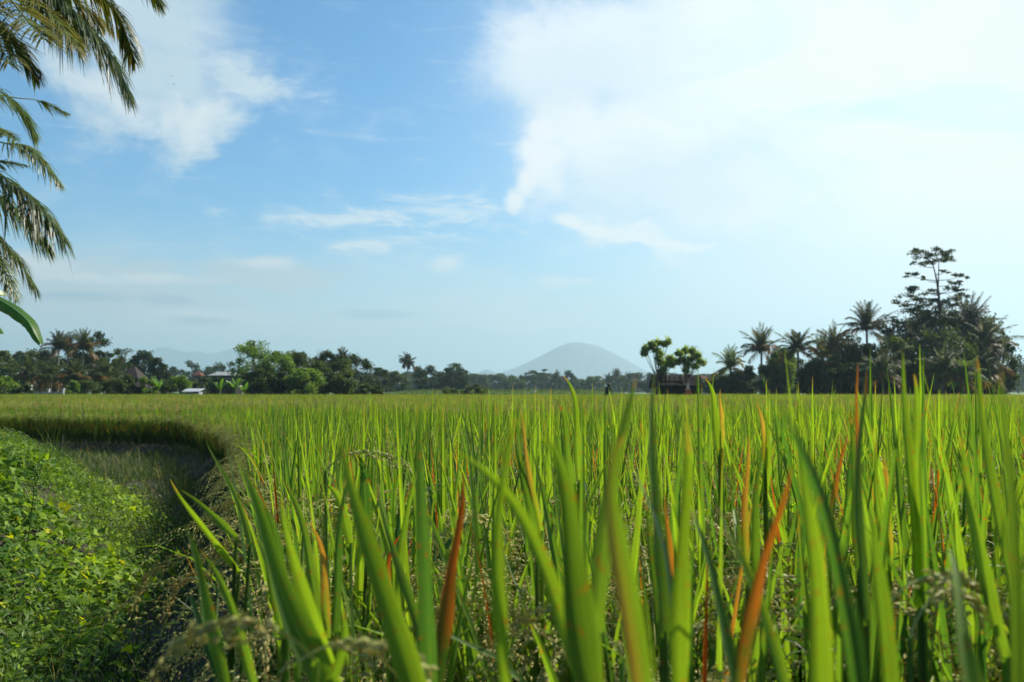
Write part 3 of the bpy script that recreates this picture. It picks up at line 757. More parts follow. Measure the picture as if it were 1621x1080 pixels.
# ------------------------------------------------------------------ palms at the upper left
def frond(g, gr, P, n=70, ll=.55, lw=.035, tone=.5, dry=0.0, hang=.55, k=4, s0=.12, jit=.12, sweep=.55):
    """P: rachis points (k,3) root to tip; leaflets hang from both sides"""
    P = np.asarray(P, float); t = np.linspace(0, 1, len(P)); s = np.linspace(0, 1, 24)
    Q = np.stack([np.interp(s, t, P[:, c]) for c in range(3)], -1)
    for _ in range(3): Q[1:-1] = (Q[:-2] + 2 * Q[1:-1] + Q[2:]) / 4
    L = np.linalg.norm(np.diff(Q, axis=0), axis=1).sum()
    tube(gr, Q, np.linspace(.022, .004, 24) * min(1.3, L / 3), 5, .5)
    T = norm(np.gradient(Q, axis=0))
    for i in range(n):
        f = s0 + (1 - s0) * (i + .5) / n
        q = np.array([np.interp(f, s, Q[:, c]) for c in range(3)]); tt = norm(np.array([np.interp(f, s, T[:, c]) for c in range(3)]))
        sd = norm(np.cross(tt, (0, 0, 1.0)))
        up = np.cross(sd, tt)
        prof = (math.sin(math.pi * min(1, .18 + f * .82)) ** .6) * .85 + .15
        for sg in (-1, 1):
            if random.random() < .05: continue
            l = ll * prof * random.uniform(.8, 1.15)
            d = norm(sd * sg * (1.0 - .45 * f) + tt * (sweep + .7 * f) + up * random.uniform(.0, .35) + np.array([random.gauss(0, jit) for _ in range(3)]))
            u = np.linspace(0, 1, k)[:, None]
            pts = q + d * l * u + np.array([0, 0, -1.0]) * l * hang * u ** 2 * random.uniform(.7, 1.3)
            ax = norm(np.cross(d, (0, 0, 1.0)))
            w = lw * np.array([.7, 1, .75, .05]) if k == 4 else lw * np.interp(np.linspace(0, 1, k), [0, .3, .7, 1], [.7, 1, .75, .05])
            strip(g, pts, ax, w, -.3, min(1, max(0, tone + random.gauss(0, .2))), np.clip(dry + random.gauss(0, .12) + u[:, 0] * .25 * (dry > .05), 0, 1))
def near_palm(name, label, crown_px, D, foot_dx, fronds, extra, Lx, extra_dry):
    c = at(*crown_px, D)
    r = thing('coconut_palm', label, 'palm', (float(c[0] + foot_dx), D, 0))
    b = np.array(r.location)
    g = Geo(); s = np.linspace(0, 1, 12)[:, None]
    pts = (1 - s) * np.zeros(3) + s * (c - b) + np.array([-.35, 0, 0]) * np.sin(s * 3.1)
    tube(g, pts, np.interp(s[:, 0], [0, .1, 1], [.24, .15, .12]), 12)
    g.build('trunk', M_PALMBARK, r, True)
    def mk(P, **kw):
        gl, gr = Geo(), Geo(); kw['lw'] = kw.get('lw', .035) * .72; kw['n'] = int(kw['n'] * .85); kw['sweep'] = .22; kw['k'] = 5; kw['dry'] = kw.get('dry', 0) * .3; frond(gl, gr, P - b, **kw)
        q = Geo(); q.merge(gl); gr.M4 = [m + 1 for m in gr.M4]; q.merge(gr)
        q.build('frond', [M_PALM, M_RACHIS], r)
    for pts, dd, kw in fronds:
        P = [c] + [at(px, py, D + dd * (i + 1) / len(pts)) for i, (px, py) in enumerate(pts)]
        mk(np.array(P), **kw)
    for i in range(extra):
        az = random.uniform(math.pi * .95, math.pi * 2.05)       # away from the picture
        mk(arc(c, az, random.uniform(.3, 1.3), random.uniform(.6, 1.5), Lx, 8, 1.3), n=45, tone=random.uniform(.3, .7), dry=extra_dry)
    return r
random.seed(21)
near_palm('a', 'coconut palm at the top left corner with orange tinged fronds hanging into the sky', (-90, -120), 11, -.9, [
    ([(30, -60), (120, 20), (170, 75), (208, 152)], .3, dict(n=108, ll=.50, lw=.034, tone=.25, hang=.9, s0=.3)),
    ([(40, -90), (140, -30), (190, 25), (214, 98)], 1.2, dict(n=94, ll=.45, tone=.4, dry=0.18, hang=.8, s0=.3)),
    ([(50, -120), (140, -80), (215, -50), (256, 6)], .8, dict(n=101, ll=.46, tone=.45, dry=0.12, hang=.6, s0=.3)),
    ([(-40, -60), (10, -10), (45, 35), (70, 62)], -1.2, dict(n=81, ll=.62, lw=.04, tone=.6, dry=0.33, hang=.35, s0=.15)),
    ([(-30, -50), (50, -5), (90, 30), (118, 70)], -.4, dict(n=81, ll=.55, lw=.036, tone=.5, dry=0.21, hang=.55, s0=.2)),
    ([(-70, -40), (-30, 20), (-5, 60), (14, 100)], -1.5, dict(n=81, ll=.62, lw=.04, tone=.5, dry=0.36, hang=.3, s0=.2)),
    ([(-50, -30), (0, 40), (35, 80), (60, 122)], .6, dict(n=81, ll=.42, tone=.35, dry=0.06, hang=.6, s0=.3)),
    ([(0, -90), (70, -40), (130, 10), (165, 40)], 1.6, dict(n=94, ll=.5, tone=.35, dry=0.18, hang=.9, s0=.2)),
    ([(20, -70), (70, -20), (100, 20), (130, 60)], .9, dict(n=94, ll=.5, tone=.3, dry=0.09, hang=1.0, s0=.2)),
], 9, 3.2, .15)
near_palm('b', 'coconut palm at the left edge with sunlit fronds above the banana leaf', (-150, 215), 13, -.4, [
    ([(-60, 120), (0, 142), (35, 175), (54, 212)], .4, dict(n=81, ll=.50, lw=.03, tone=.85, hang=.6, s0=.3)),
    ([(-50, 140), (20, 155), (62, 158), (108, 180)], 1.0, dict(n=35, ll=.28, tone=.5, dry=0.15, hang=.6, s0=.72)),
    ([(-60, 190), (0, 228), (45, 228), (97, 292)], -.3, dict(n=70, ll=.42, lw=.03, tone=.95, dry=0.05, hang=.75, s0=.55)),
    ([(-60, 180), (-20, 195), (5, 208), (24, 220)], -.8, dict(n=54, ll=.3, tone=.6, dry=0.15, hang=.4, s0=.4)),
    ([(-80, 230), (-20, 258), (10, 256), (40, 261)], .5, dict(n=45, ll=.26, tone=.5, hang=.5, s0=.5)),
    ([(-80, 225), (0, 276), (55, 318), (104, 378)], -.2, dict(n=114, ll=.62, lw=.04, tone=.35, dry=0.05, hang=1.0, s0=.25)),
    ([(-80, 235), (-10, 300), (40, 345), (80, 392)], .7, dict(n=101, ll=.5, lw=.034, tone=.6, dry=0.12, hang=.9, s0=.3)),
    ([(-90, 290), (-20, 360), (22, 400), (60, 462)], .2, dict(n=81, ll=.38, lw=.03, tone=.7, dry=0.12, hang=.8, s0=.4)),
    ([(-100, 300), (-30, 370), (5, 420), (26, 470)], -.3, dict(n=81, ll=.36, lw=.03, tone=.75, dry=0.15, hang=.7, s0=.4)),
], 10, 3.4, .05)

# banana plants
def banana_leaf(g, gr, P, w, tone=.6, tear=.25, hang=.35):
    P = np.asarray(P, float); t = np.linspace(0, 1, len(P)); k = 40; s = np.linspace(0, 1, k)
    Q = np.stack([np.interp(s, t, P[:, c]) for c in range(3)], -1)
    for _ in range(6): Q[1:-1] = (Q[:-2] + 2 * Q[1:-1] + Q[2:]) / 4
    T = norm(np.gradient(Q, axis=0)); sd = norm(np.cross(T, (0, 0, 1.0)))
    tube(gr, Q, np.linspace(.018, .004, k) * w / .4, 5, .6)
    prof = np.sin(np.pi * np.clip(.08 + .9 * s, 0, 1)) ** .5
    for sg in (-1, 1):
        ww = w / 2 * prof * (1 - tear * rng.uniform(0, 1, k) ** 3)
        a = Q; b = Q + sg * sd * ww[:, None] * .6 + np.array([0, 0, .04 * w]); c = Q + sg * sd * ww[:, None] * .95 - np.array([0, 0, 1.0]) * (ww * hang)[:, None]
        V = np.stack([a, b, c], 1).reshape(-1, 3); i = np.arange(k - 1) * 3
        Fc = np.concatenate([np.stack([i, i + 1, i + 4, i + 3], -1), np.stack([i + 1, i + 2, i + 5, i + 4], -1)])
        g.add(V, Fc, tone, np.tile([0, 0, .35], k) * (rng.uniform(0, 1, 3 * k) < .4))
M_PSEUDO = solid('banana_stem', (.20, .24, .08), (.12, .10, .05), 4, stretch=(1, 1, .3))
def banana(loc, hgt, n, L, w, label, group=None, first=None, rz=0.0):
    r = thing('banana_plant', label, 'banana plant', loc, group, rz)
    g = Geo(); tube(g, [(0, 0, 0), (.03, .02, hgt * .5), (.02, .0, hgt)], [.13, .1, .06], 10); g.build('stem', M_PSEUDO, r, True)
    for i in range(n):
        az = i * 2.4 + random.uniform(-.3, .3)
        gl, gr = Geo(), Geo()
        banana_leaf(gl, gr, arc((0, 0, hgt), az, random.uniform(.15, .8), random.uniform(.5, 1.6), L * random.uniform(.8, 1.1), 9, 1.6), w, random.uniform(.4, .9))
        gr.M4 = [m + 1 for m in gr.M4]; gl.merge(gr); gl.build('leaf', [M_BANANA, M_PSEUDO], r)
    if first is not None:
        for P, ww in first:
            gl, gr = Geo(), Geo(); banana_leaf(gl, gr, np.array(P) - np.array(loc), ww, .45, .12, .8)
            gr.M4 = [m + 1 for m in gr.M4]; gl.merge(gr); gl.build('leaf', [M_BANANA, M_PSEUDO], r)
    return r
random.seed(5)
D = 8.0; c = at(-190, 470, D)
banana((float(c[0]), D, 0), float(c[2]) - .2, 0, 1.8, .4, 'banana plant at the left edge, one broad leaf tip hanging before the trees', None,
       [([c - (0, 0, .2), at(-110, 440, D), at(-40, 455, D - .1), at(20, 483, D - .2), at(52, 510, D - .25), at(66, 545, D - .3)], .19),
        ([c - (0, 0, .2), at(-120, 420, D), at(-60, 435, D + .3), at(-15, 455, D + .5), at(10, 466, D + .6)], .16),
        ([c - (0, 0, .2), at(-100, 450, D), at(-50, 475, D + .2), at(-15, 500, D + .3), at(5, 528, D + .3)], .14),
        ([c - (0, 0, .2), c + (-.6, .2, .5), c + (-1.3, .4, .3), c + (-1.8, .5, -.4)], .4),
        ([c - (0, 0, .2), c + (-.2, .7, .5), c + (-.4, 1.3, .3), c + (-.6, 1.8, -.3)], .4)])

# ------------------------------------------------------------------ trees
def broad(name, label, px, top, wpx, D, seed, mat=None, ncl=18, leaf=.34, nleaf=230, low=.25, group=None, flat=.75, airy=0.0, cat='tree'):
    random.seed(seed); global rng
    rng = np.random.default_rng(seed)
    p = at(px, 618, D); h = H + (618 - top) / F * D; r = wpx / 2 / F * D
    t = thing(name, label, cat, (float(p[0]), D, 0), group, 0)
    zc = h * (1 + low) / 2; rz = h * (1 - low) / 2
    tr, cr = Geo(), Geo()
    lean = np.array([random.uniform(-.06, .06) * h, random.uniform(-.04, .04) * h, 0])
    tp = np.array([[0, 0, -.1], lean * .4 + (0, 0, h * .25), lean * .8 + (0, 0, h * .55), lean + (0, 0, h * .85)])
    tube(tr, tp, np.array([.030, .022, .016, .006]) * h * .8, 8)
    ncl = int(ncl * 1.7); nleaf = int(nleaf * .72)
    for i in range(ncl):
        u = rng.normal(size=3); u = u / np.linalg.norm(u); rad = rng.uniform(.35, .86) ** (1 / 2.2)
        c = np.array([u[0] * r * rad, u[1] * r * rad, zc + u[2] * rz * rad])
        c[:2] += lean[:2] * min(1, c[2] / h)
        cs = (r * .27 + rz * .10) * random.uniform(.45, 1.15)
        q0 = np.array([np.interp(min(c[2] * .8, h * .8), tp[:, 2], tp[:, k]) for k in (0, 1)] + [min(c[2] * .8, h * .8)])
        tube(tr, [q0, (q0 + c) / 2 + (0, 0, .05 * h * random.uniform(-.3, .6)), c], np.array([.009, .006, .002]) * h * .8, 5)
        m = int(nleaf * random.uniform(.6, 1.3) * (1 - airy))
        v = rng.normal(size=(m, 3)); v = v / np.linalg.norm(v, axis=1, keepdims=True) * rng.uniform(0, 1, (m, 1)) ** .45
        C = c + v * np.array([cs, cs, cs * flat]) * (1 + .25 * rng.normal(size=(m, 1)) ** 2 * .5)
        C[:, 2] = np.minimum(np.maximum(C[:, 2], .1), h)
        tone = np.clip(.5 + random.uniform(-.35, .35) + rng.normal(size=m) * .15, 0, 1)
        leaves(cr, C, leaf, .35, .55, tone, .2)
    tr.build('trunk', M_BARK, t, True)
    cr.build('crown', mat or M_TREE, t)
    return t
def palm(label, px, top, D, seed, L=3.2, nf=22, mat=None, foot=0.0, group=None, stiff=.5, dead=3, lw=.075, n=42, ll=.9):
    random.seed(seed); nf = int(nf * 1.6)
    p = at(px, 618, D); h = H + (618 - top) / F * D
    hc = max(h - L * .85, h * .3)
    t = thing('palm_tree', label, 'palm', (float(p[0]) + foot, D, 0), group)
    g = Geo(); s = np.linspace(0, 1, 8)[:, None]
    c = np.array([-foot, 0, hc])
    tube(g, s * c + np.array([foot * .3, 0, 0]) * np.sin(s * 3.14), np.interp(s[:, 0], [0, .12, 1], [.26, .17, .13]), 8); g.build('trunk', M_PALMBARK, t, True)
    gl, gr, gd = Geo(), Geo(), Geo()
    for i in range(nf):
        az = i * 2.4 + random.uniform(-.5, .5); f = i / nf
        P = arc(c, az, (.03 + 1.3 * f ** 1.25) * random.uniform(.6, 1.25), (.35 + 1.15 * f) * random.uniform(.5, 1.5) * (1.4 - stiff), L * random.uniform(.7, 1.15), 7, 1.8)
        frond(gl, gr, P, n, ll * random.uniform(.75, 1.1), lw, .5 + random.uniform(-.4, .4), .0 if f < .75 else random.choice([0, .3]), random.uniform(.4, .9), 4, .1, .16)
    gr.M4 = [m + 1 for m in gr.M4]; gl.merge(gr)
    gl.build('crown', [mat or M_TREE, M_RACHIS], t)
    if dead:
        g2 = Geo()
        for i in range(dead):
            frond(gd, g2, arc(c, random.uniform(0, 6.28), 1.5, 1.2, L * .8, 6, 1.0), 16, ll * .9, lw, .5, .0, .9)
        gd.merge(g2); gd.build('dead_fronds', M_DRYL, t)
    return t

TL = 'thick tree cluster at the left'
# left cluster
for a in [
    ('broadleaf_tree', 'round leafy tree touching the left picture edge behind the bright bush', 4, 556, 46, 150, 1, M_TREE),
    ('broadleaf_tree', 'leafy tree next to the edge tree, directly below the banana leaf tip', 30, 551, 40, 155, 2, M_TREED),
    ('broadleaf_tree', 'dark round tree left of the two tallest left palms', 64, 549, 44, 160, 3, M_TREED),
    ('broadleaf_tree', 'tallest broad tree of the left cluster, ragged crown beside the long trunked palm', 150, 521, 44, 140, 4, M_TREED),
    ('broadleaf_tree', 'mid green tree filling the gap under the tallest left tree', 170, 556, 40, 138, 5, M_TREE),
    ('broadleaf_tree', 'shaded tree low behind the drooping front palms at left', 92, 565, 60, 150, 6, M_TREED),
    ('broadleaf_tree', 'shaded tree under the long trunked palm at left', 125, 560, 50, 150, 7, M_TREED),
    ('broadleaf_tree', 'grey green tree just left of the brown roofed house', 186, 566, 34, 135, 9, M_TREE),
]:
    nm, lb, px, top, w, D, sd, mt = a
    broad(nm, lb, px, top, w, D, sd, mt, 20, .42, 200, .12)
broad('slender_tree', 'slender airy tree with separate leaf puffs, left of the big dome tree', 197, 538, 34, 130, 11, M_TREED, 9, .30, 110, .3, airy=.1)
broad('broadleaf_tree', 'big dome shaped dark tree behind the brown roofed house', 228, 555, 48, 190, 12, M_TREED, 24, .5, 230, .15)
broad('broadleaf_tree', 'very dark round tree between the dome tree and the bright shrubs', 252, 567, 30, 150, 13, M_TREED, 18, .42, 220, .1)
for i, (px, top, w, D) in enumerate([(270, 576, 16, 330), (285, 580, 26, 340), (301, 569, 28, 330), (322, 574, 20, 320), (345, 574, 30, 330), (363, 570, 26, 320), (334, 580, 24, 360), (312, 584, 26, 360), (276, 585, 30, 360)]):
    broad('broadleaf_tree', 'small hazy tree in the row behind the red roof', px, top, w, D, 20 + i, M_TREED, 12, .7, 120, .1, 'hazy trees behind the red roof')
palm('tall palm with bare trunk, left one of the close pair in the left cluster', 91, 527, 142, 31, 3.0, 22, M_TREED)
palm('tall palm with bare trunk, right one of the close pair in the left cluster', 106, 531, 145, 32, 2.6, 20, M_TREED)
palm('palm with the longest pale trunk, crown touching the tallest left tree', 130, 525, 136, 33, 3.2, 22, M_TREE)
palm('low drooping palm in front of the left cluster, trunk leaning', 47, 566, 122, 34, 3.4, 24, M_TREE, .4, stiff=.1)
palm('wide drooping palm at the foot of the left cluster, pale trunk', 80, 572, 120, 35, 3.0, 22, M_TREE, stiff=.1)
palm('short palm with hanging fronds in front of the long trunked palm', 118, 574, 118, 36, 2.8, 22, M_TREE, stiff=.1)
palm('half hidden palm left of the brown roofed house', 165, 572, 124, 37, 2.6, 20, M_TREE, stiff=.2)
for lb, px, top, w, D, sd, mt in [
    ('bright green bush at the left picture edge below the trees', 8, 597, 44, 100, 41, M_TREEB),
    ('rounded dark green bush right of the bright edge bush', 36, 608, 26, 98, 42, M_TREE),
    ('upright olive shrub below the long trunked palm', 114, 601, 20, 102, 43, M_TREEB),
    ('dark shrub at the foot of the left palms, beside the grey wall', 140, 604, 40, 108, 44, M_TREE),
    ('dark shrub covering the left wall of the brown roofed house', 199, 593, 26, 104, 51, M_TREE),
    ('light green shrub beside the wall of the brown roofed house', 236, 592, 26, 105, 45, M_TREEB),
    ('dark shrub between the two light green shrubs near the white roofed shed', 262, 597, 34, 102, 46, M_TREE),
    ('yellow green shrub just left of the white roofed shed', 285, 594, 34, 104, 47, M_TREEB),
    ('dark shrub behind the white roofed shed', 318, 596, 40, 118, 48, M_TREED),
    ('dark shrub between the banana plants and the grey roof', 350, 598, 36, 112, 49, M_TREE),
    ('low shrub at the foot of the slender airy tree', 178, 600, 36, 106, 50, M_TREE)]:
    broad('shrub', lb, px, top, w, D, sd, mt, 14, .3, 170, .0, cat='shrub')
random.seed(55); rng = np.random.default_rng(55)
for lb, px, hh, D in [('pale leaved banana plant right of the white roofed shed', 348, 1.2, 96), ('banana plant with a slanting pale leaf before the tall bushy trees', 372, 1.3, 94), ('small banana plant at the left foot of the bushy trees', 386, 1.0, 95), ('banana plant among the bright shrubs near the house', 250, 1.3, 99)]:
    p = at(px, 618, D); banana((float(p[0]), D, 0), hh, 6, 1.6, .36, lb)
# middle cluster
for lb, px, top, w, D, sd, mt, ai in [
    ('tall airy tree with loose top leaves, left end of the bushy middle group', 400, 539, 66, 112, 61, M_TREEB, .15),
    ('bright yellow green bushy tree beside the tall airy tree', 437, 557, 56, 108, 62, M_TREEB, 0),
    ('mid green tree in the heart of the bushy middle group', 470, 555, 56, 112, 63, M_TREE, 0),
    ('dark peaked tree right of the heart of the middle group', 514, 552, 50, 120, 64, M_TREED, 0),
    ('green rounded tree in front of the dark peaked tree', 500, 572, 50, 104, 65, M_TREE, 0),
    ('dark tree with a spreading top near the right end of the middle group', 566, 560, 54, 125, 66, M_TREED, .1),
    ('leafy tree between the peaked tree and the spreading one', 540, 568, 44, 118, 67, M_TREE, 0),
    ('olive tree low in front of the middle group', 480, 584, 60, 100, 68, M_TREEB, 0),
    ('green tree low before the spreading one', 545, 588, 46, 104, 69, M_TREE, 0),
    ('shaded bushy tree filling the foot of the tall airy tree', 415, 580, 60, 106, 70, M_TREE, 0),
    ('dark bush in front of the bright yellow green tree', 452, 590, 46, 101, 75, M_TREED, 0)]:
    broad('bushy_tree', lb, px, top, w, D, sd, mt, 22, .30, 240, .04, airy=ai)
palm('lean palm poking out between the middle group tree tops', 541, 556, 126, 71, 2.2, 16, M_TREED)
broad('broadleaf_tree', 'dark rounded tree at the right end of the middle group', 598, 583, 40, 180, 72, M_TREED, 18, .45, 220, .05)
broad('broadleaf_tree', 'low grey green tree left of the lone palm trunk', 628, 588, 42, 220, 73, M_TREE, 18, .5, 200, .05)
palm('lone palm on a bare trunk standing clear above the middle trees', 645, 560, 230, 74, 3.0, 22, M_TREED, stiff=0, dead=0, lw=.16)
broad('broadleaf_tree', 'dome topped tree just right of the lone palm', 672, 577, 36, 235, 76, M_TREED, 18, .5, 210, .1)
broad('broadleaf_tree', 'low tree between the dome topped tree and the layered one', 696, 588, 34, 240, 77, M_TREED, 16, .5, 200, .05)
broad('broadleaf_tree', 'layered spreading tree standing alone left of the volcano', 724, 575, 42, 235, 79, M_TREED, 26, .5, 190, .12, flat=.5)
for lb, px, top, w, D, sd in [('dark round bush at the end of the bright far terrace', 597, 610, 20, 92, 79), ('low bush on the far terrace below the layered tree', 712, 611, 26, 120, 80), ('bushy hedge plant at the right end of the far terrace', 752, 609, 40, 118, 81), ('light bush beside the olive trees, left of the round terrace bush', 577, 607, 24, 96, 82)]:
    broad('bush', lb, px, top, w, D, sd, M_TREE, 12, .3, 170, .0, cat='bush')
# far line under the volcano
FG = 'hazy far trees below the volcano'
protos = [broad('broadleaf_tree', 'hazy tree in the far line below the volcano', 760, 592, 36, 420, 90, M_TREED, 12, .9, 130, .04, FG),
          broad('broadleaf_tree', 'hazy tree in the far line below the volcano', 786, 592, 34, 430, 91, M_TREED, 12, .9, 130, .04, FG),
          broad('broadleaf_tree', 'hazy tree in the far line below the volcano', 812, 596, 32, 400, 92, M_TREE, 12, .9, 130, .04, FG)]
random.seed(9)
for i in range(30):
    px = 735 + i * 13.2 + random.uniform(-5, 5); D = random.uniform(390, 480)
    pr = random.choice(protos)
    top = random.uniform(594, 606)
    hp = max(v[2] for v in pr.children[1].bound_box); hh = H + (618 - top) / F * D
    p = at(px, 618, D)
    dup(pr, (float(p[0]), D, 0), random.uniform(0, 6.28), hh / hp)
for i in range(58):
    px = (-25 + i * 13 if i < 22 else 560 + (i - 22) * 13.2 if i < 35 else 1125 + (i - 35) * 22.5) + random.uniform(-5, 5); D = random.uniform(400, 500)
    pr = random.choice(protos); top = random.uniform(592, 603)
    hp = max(v[2] for v in pr.children[1].bound_box); hh = H + (618 - top) / F * D; p = at(px, 618, D)
    dup(pr, (float(p[0]), D, 0), random.uniform(0, 6.28), hh / hp, 'hazy far tree showing through gaps between the nearer groves', 'hazy far trees in the gaps of the groves')
broad('umbrella_tree', 'flat topped umbrella tree at the left foot of the volcano', 842, 586, 34, 380, 96, M_TREED, 9, .7, 130, .55, flat=.2)
broad('umbrella_tree', 'second flat topped tree right beside the first umbrella tree', 862, 585, 26, 385, 97, M_TREED, 7, .7, 130, .6, flat=.2)
broad('broadleaf_tree', 'round domed tree right under the volcano summit', 899, 587, 28, 400, 98, M_TREED, 16, .8, 180, .05)
for lb, px, top in [('spiky palm between the umbrella trees and the domed tree', 881, 588), ('tall thin palm on the right flank line of the volcano', 976, 585), ('palm just right of the tall thin palm, lower', 996, 590), ('low palm left of the tall thin palm', 963, 592)]:
    palm(lb, px, top, 370, int(px), 3.6, 18, M_TREED, dead=0, lw=.16, stiff=.6)
broad('broadleaf_tree', 'hazy tree just left of the dark shed', 1026, 590, 34, 300, 99, M_TREED, 14, .6, 170, .05)
for lb, px, top, w, D, sd, mt in [('green tree between the dark shed and the first right palm', 1118, 601, 40, 200, 101, M_TREED), ('small pale tree behind the rice, right of the brick shrine', 1135, 596, 30, 170, 102, M_TREE), ('blue hazy tree at the right picture edge', 1612, 572, 40, 330, 103, M_TREED), ('low blue hazy tree beside the right edge one', 1590, 584, 36, 340, 104, M_TREED)]:
    broad('broadleaf_tree', lb, px, top, w, D, sd, mt, 16, .55, 190, .05)
for i, (px, D) in enumerate([(1150, 260), (1180, 280), (1215, 270), (1245, 260), (1280, 270)]):
    broad('broadleaf_tree', 'hazy low tree seen between the right palm trunks', px, 592 + (i % 2) * 4, 46, D, 110 + i, M_TREED, 14, .6, 170, .03, 'hazy trees between the palm trunks')
# the wood far behind everything
n = 60000
x = rng.uniform(-420, 460, n); y = 520 + rng.uniform(0, 60, n); z = rng.uniform(0, 1, n) ** 1.2 * (4.5 + 1.8 * np.sin(x * .11) + 1.2 * np.sin(x * .37 + 1) + .8 * np.sin(x * 1.1))
g = Geo(); leaves(g, np.stack([x, y, z], -1), 1.5, .3, .6, np.clip(.5 + .3 * np.sin(x * .21) + rng.normal(size=n) * .15, 0, 1))
tag(g.build('far_wood', M_TREED), 'low hazy wood closing the view far behind the groves', 'wood', kind='stuff')
# right grove
palm('first palm of the right row, short and yellowish with hanging dead fronds', 1157, 553, 118, 121, 2.9, 20, M_TREEB, stiff=.4, dead=5)
palm('clear standing palm with a bare trunk, second of the right row', 1206, 520, 115, 122, 3.5, 22, M_TREE, stiff=.45, dead=2)
palm('palm with brown hanging fronds, fourth of the right row', 1264, 520, 112, 123, 3.3, 22, M_TREE, stiff=.35, dead=6)
palm('narrow yellowish palm left of the pointed spear palm', 1304, 535, 114, 124, 3.0, 18, M_TREEB, stiff=.5)
palm('palm with a pointed upright spear, dark leaning trunk', 1321, 517, 110, 125, 3.3, 20, M_TREE, foot=-.4, stiff=.4)
palm('big star shaped palm at the left shoulder of the grove', 1374, 480, 106, 126, 3.8, 24, M_TREED, stiff=.4)
palm('palm with upright plume right of the layered tree', 1538, 472, 100, 127, 3.9, 24, M_TREED, stiff=.45)
palm('wide palm arching out at the right end of the grove', 1562, 505, 98, 128, 3.9, 26, M_TREE, stiff=.2)
palm('low palm with long fronds at the right foot of the grove', 1555, 548, 96, 129, 3.6, 26, M_TREE, stiff=.1)
palm('palm half sunk in the bushes in the centre of the grove', 1440, 510, 100, 130, 3.6, 22, M_TREED, stiff=.3)
palm('palm with arching fronds standing forward at the left front of the grove', 1398, 556, 92, 161, 3.2, 20, M_TREE, stiff=.1, dead=2)
palm('palm with arching fronds standing forward at the centre front of the grove', 1494, 548, 90, 162, 3.4, 20, M_TREE, stiff=.1, dead=3)
palm('yellowish young palm standing forward between centre and right of the grove', 1524, 568, 89, 163, 2.8, 18, M_TREEB, stiff=.2, dead=1)
palm('palm in shade between the star palm and the spear palm', 1345, 548, 104, 131, 3.3, 22, M_TREED, stiff=.2)
for lb, px, top, w, D, sd, mt in [
    ('light green tree with upright leaves between two palms of the right row', 1238, 545, 40, 116, 141, M_TREEB),
    ('dark rounded tree left in the grove beneath the spear palm', 1300, 566, 60, 108, 142, M_TREED),
    ('dense dark tree under the star shaped palm', 1375, 545, 74, 104, 143, M_TREED),
    ('dense leafy tree right of the star shaped palm', 1418, 500, 60, 104, 144, M_TREED),
    ('broad dark tree under the left arm of the layered tree', 1462, 478, 80, 102, 145, M_TREED),
    ('broad dark tree under the right arm of the layered tree', 1512, 482, 70, 104, 146, M_TREED),
    ('leafy tree rising behind the clear standing palm and the brown fronded one', 1246, 552, 56, 122, 164, M_TREED),
    ('leafy tree closing the gap left of the star shaped palm', 1346, 528, 50, 112, 165, M_TREED),
    ('bush between the first and second palms of the right row', 1180, 580, 48, 112, 156, M_TREED),
    ('bush just right of the clear standing palm trunk', 1222, 572, 44, 110, 157, M_TREE),
    ('dark bush between the brown fronded palm and the yellowish narrow one', 1284, 568, 48, 108, 158, M_TREED),
    ('dark bush at the foot of the first palm of the right row', 1146, 594, 40, 113, 159, M_TREE),
    ('rounded tree filling the right shoulder of the grove under the plume palm', 1548, 492, 76, 101, 151, M_TREE),
    ('leafy tree at the far right flank of the grove below the arching palm', 1578, 532, 54, 100, 152, M_TREE),
    ('mid green tree standing forward in the middle of the grove', 1488, 512, 90, 96, 153, M_TREE),
    ('mid green tree between the star shaped palm and the grove centre', 1430, 530, 60, 97, 154, M_TREE),
    ('green bushy tree under the spear palm, left side of the grove', 1330, 556, 56, 106, 155, M_TREE),
    ('dense dark tree at the centre foot of the grove', 1470, 545, 110, 98, 147, M_TREED),
    ('dense dark tree at the right foot of the grove', 1540, 560, 84, 98, 148, M_TREED),
    ('dark undergrowth tree at the left foot of the grove', 1345, 575, 70, 100, 149, M_TREED),
    ('dark undergrowth tree between left and centre foot of the grove', 1405, 565, 80, 97, 150, M_TREED)]:
    broad('bushy_tree', lb, px, top, w, D, sd, mt, 26, .32, 230, .02)

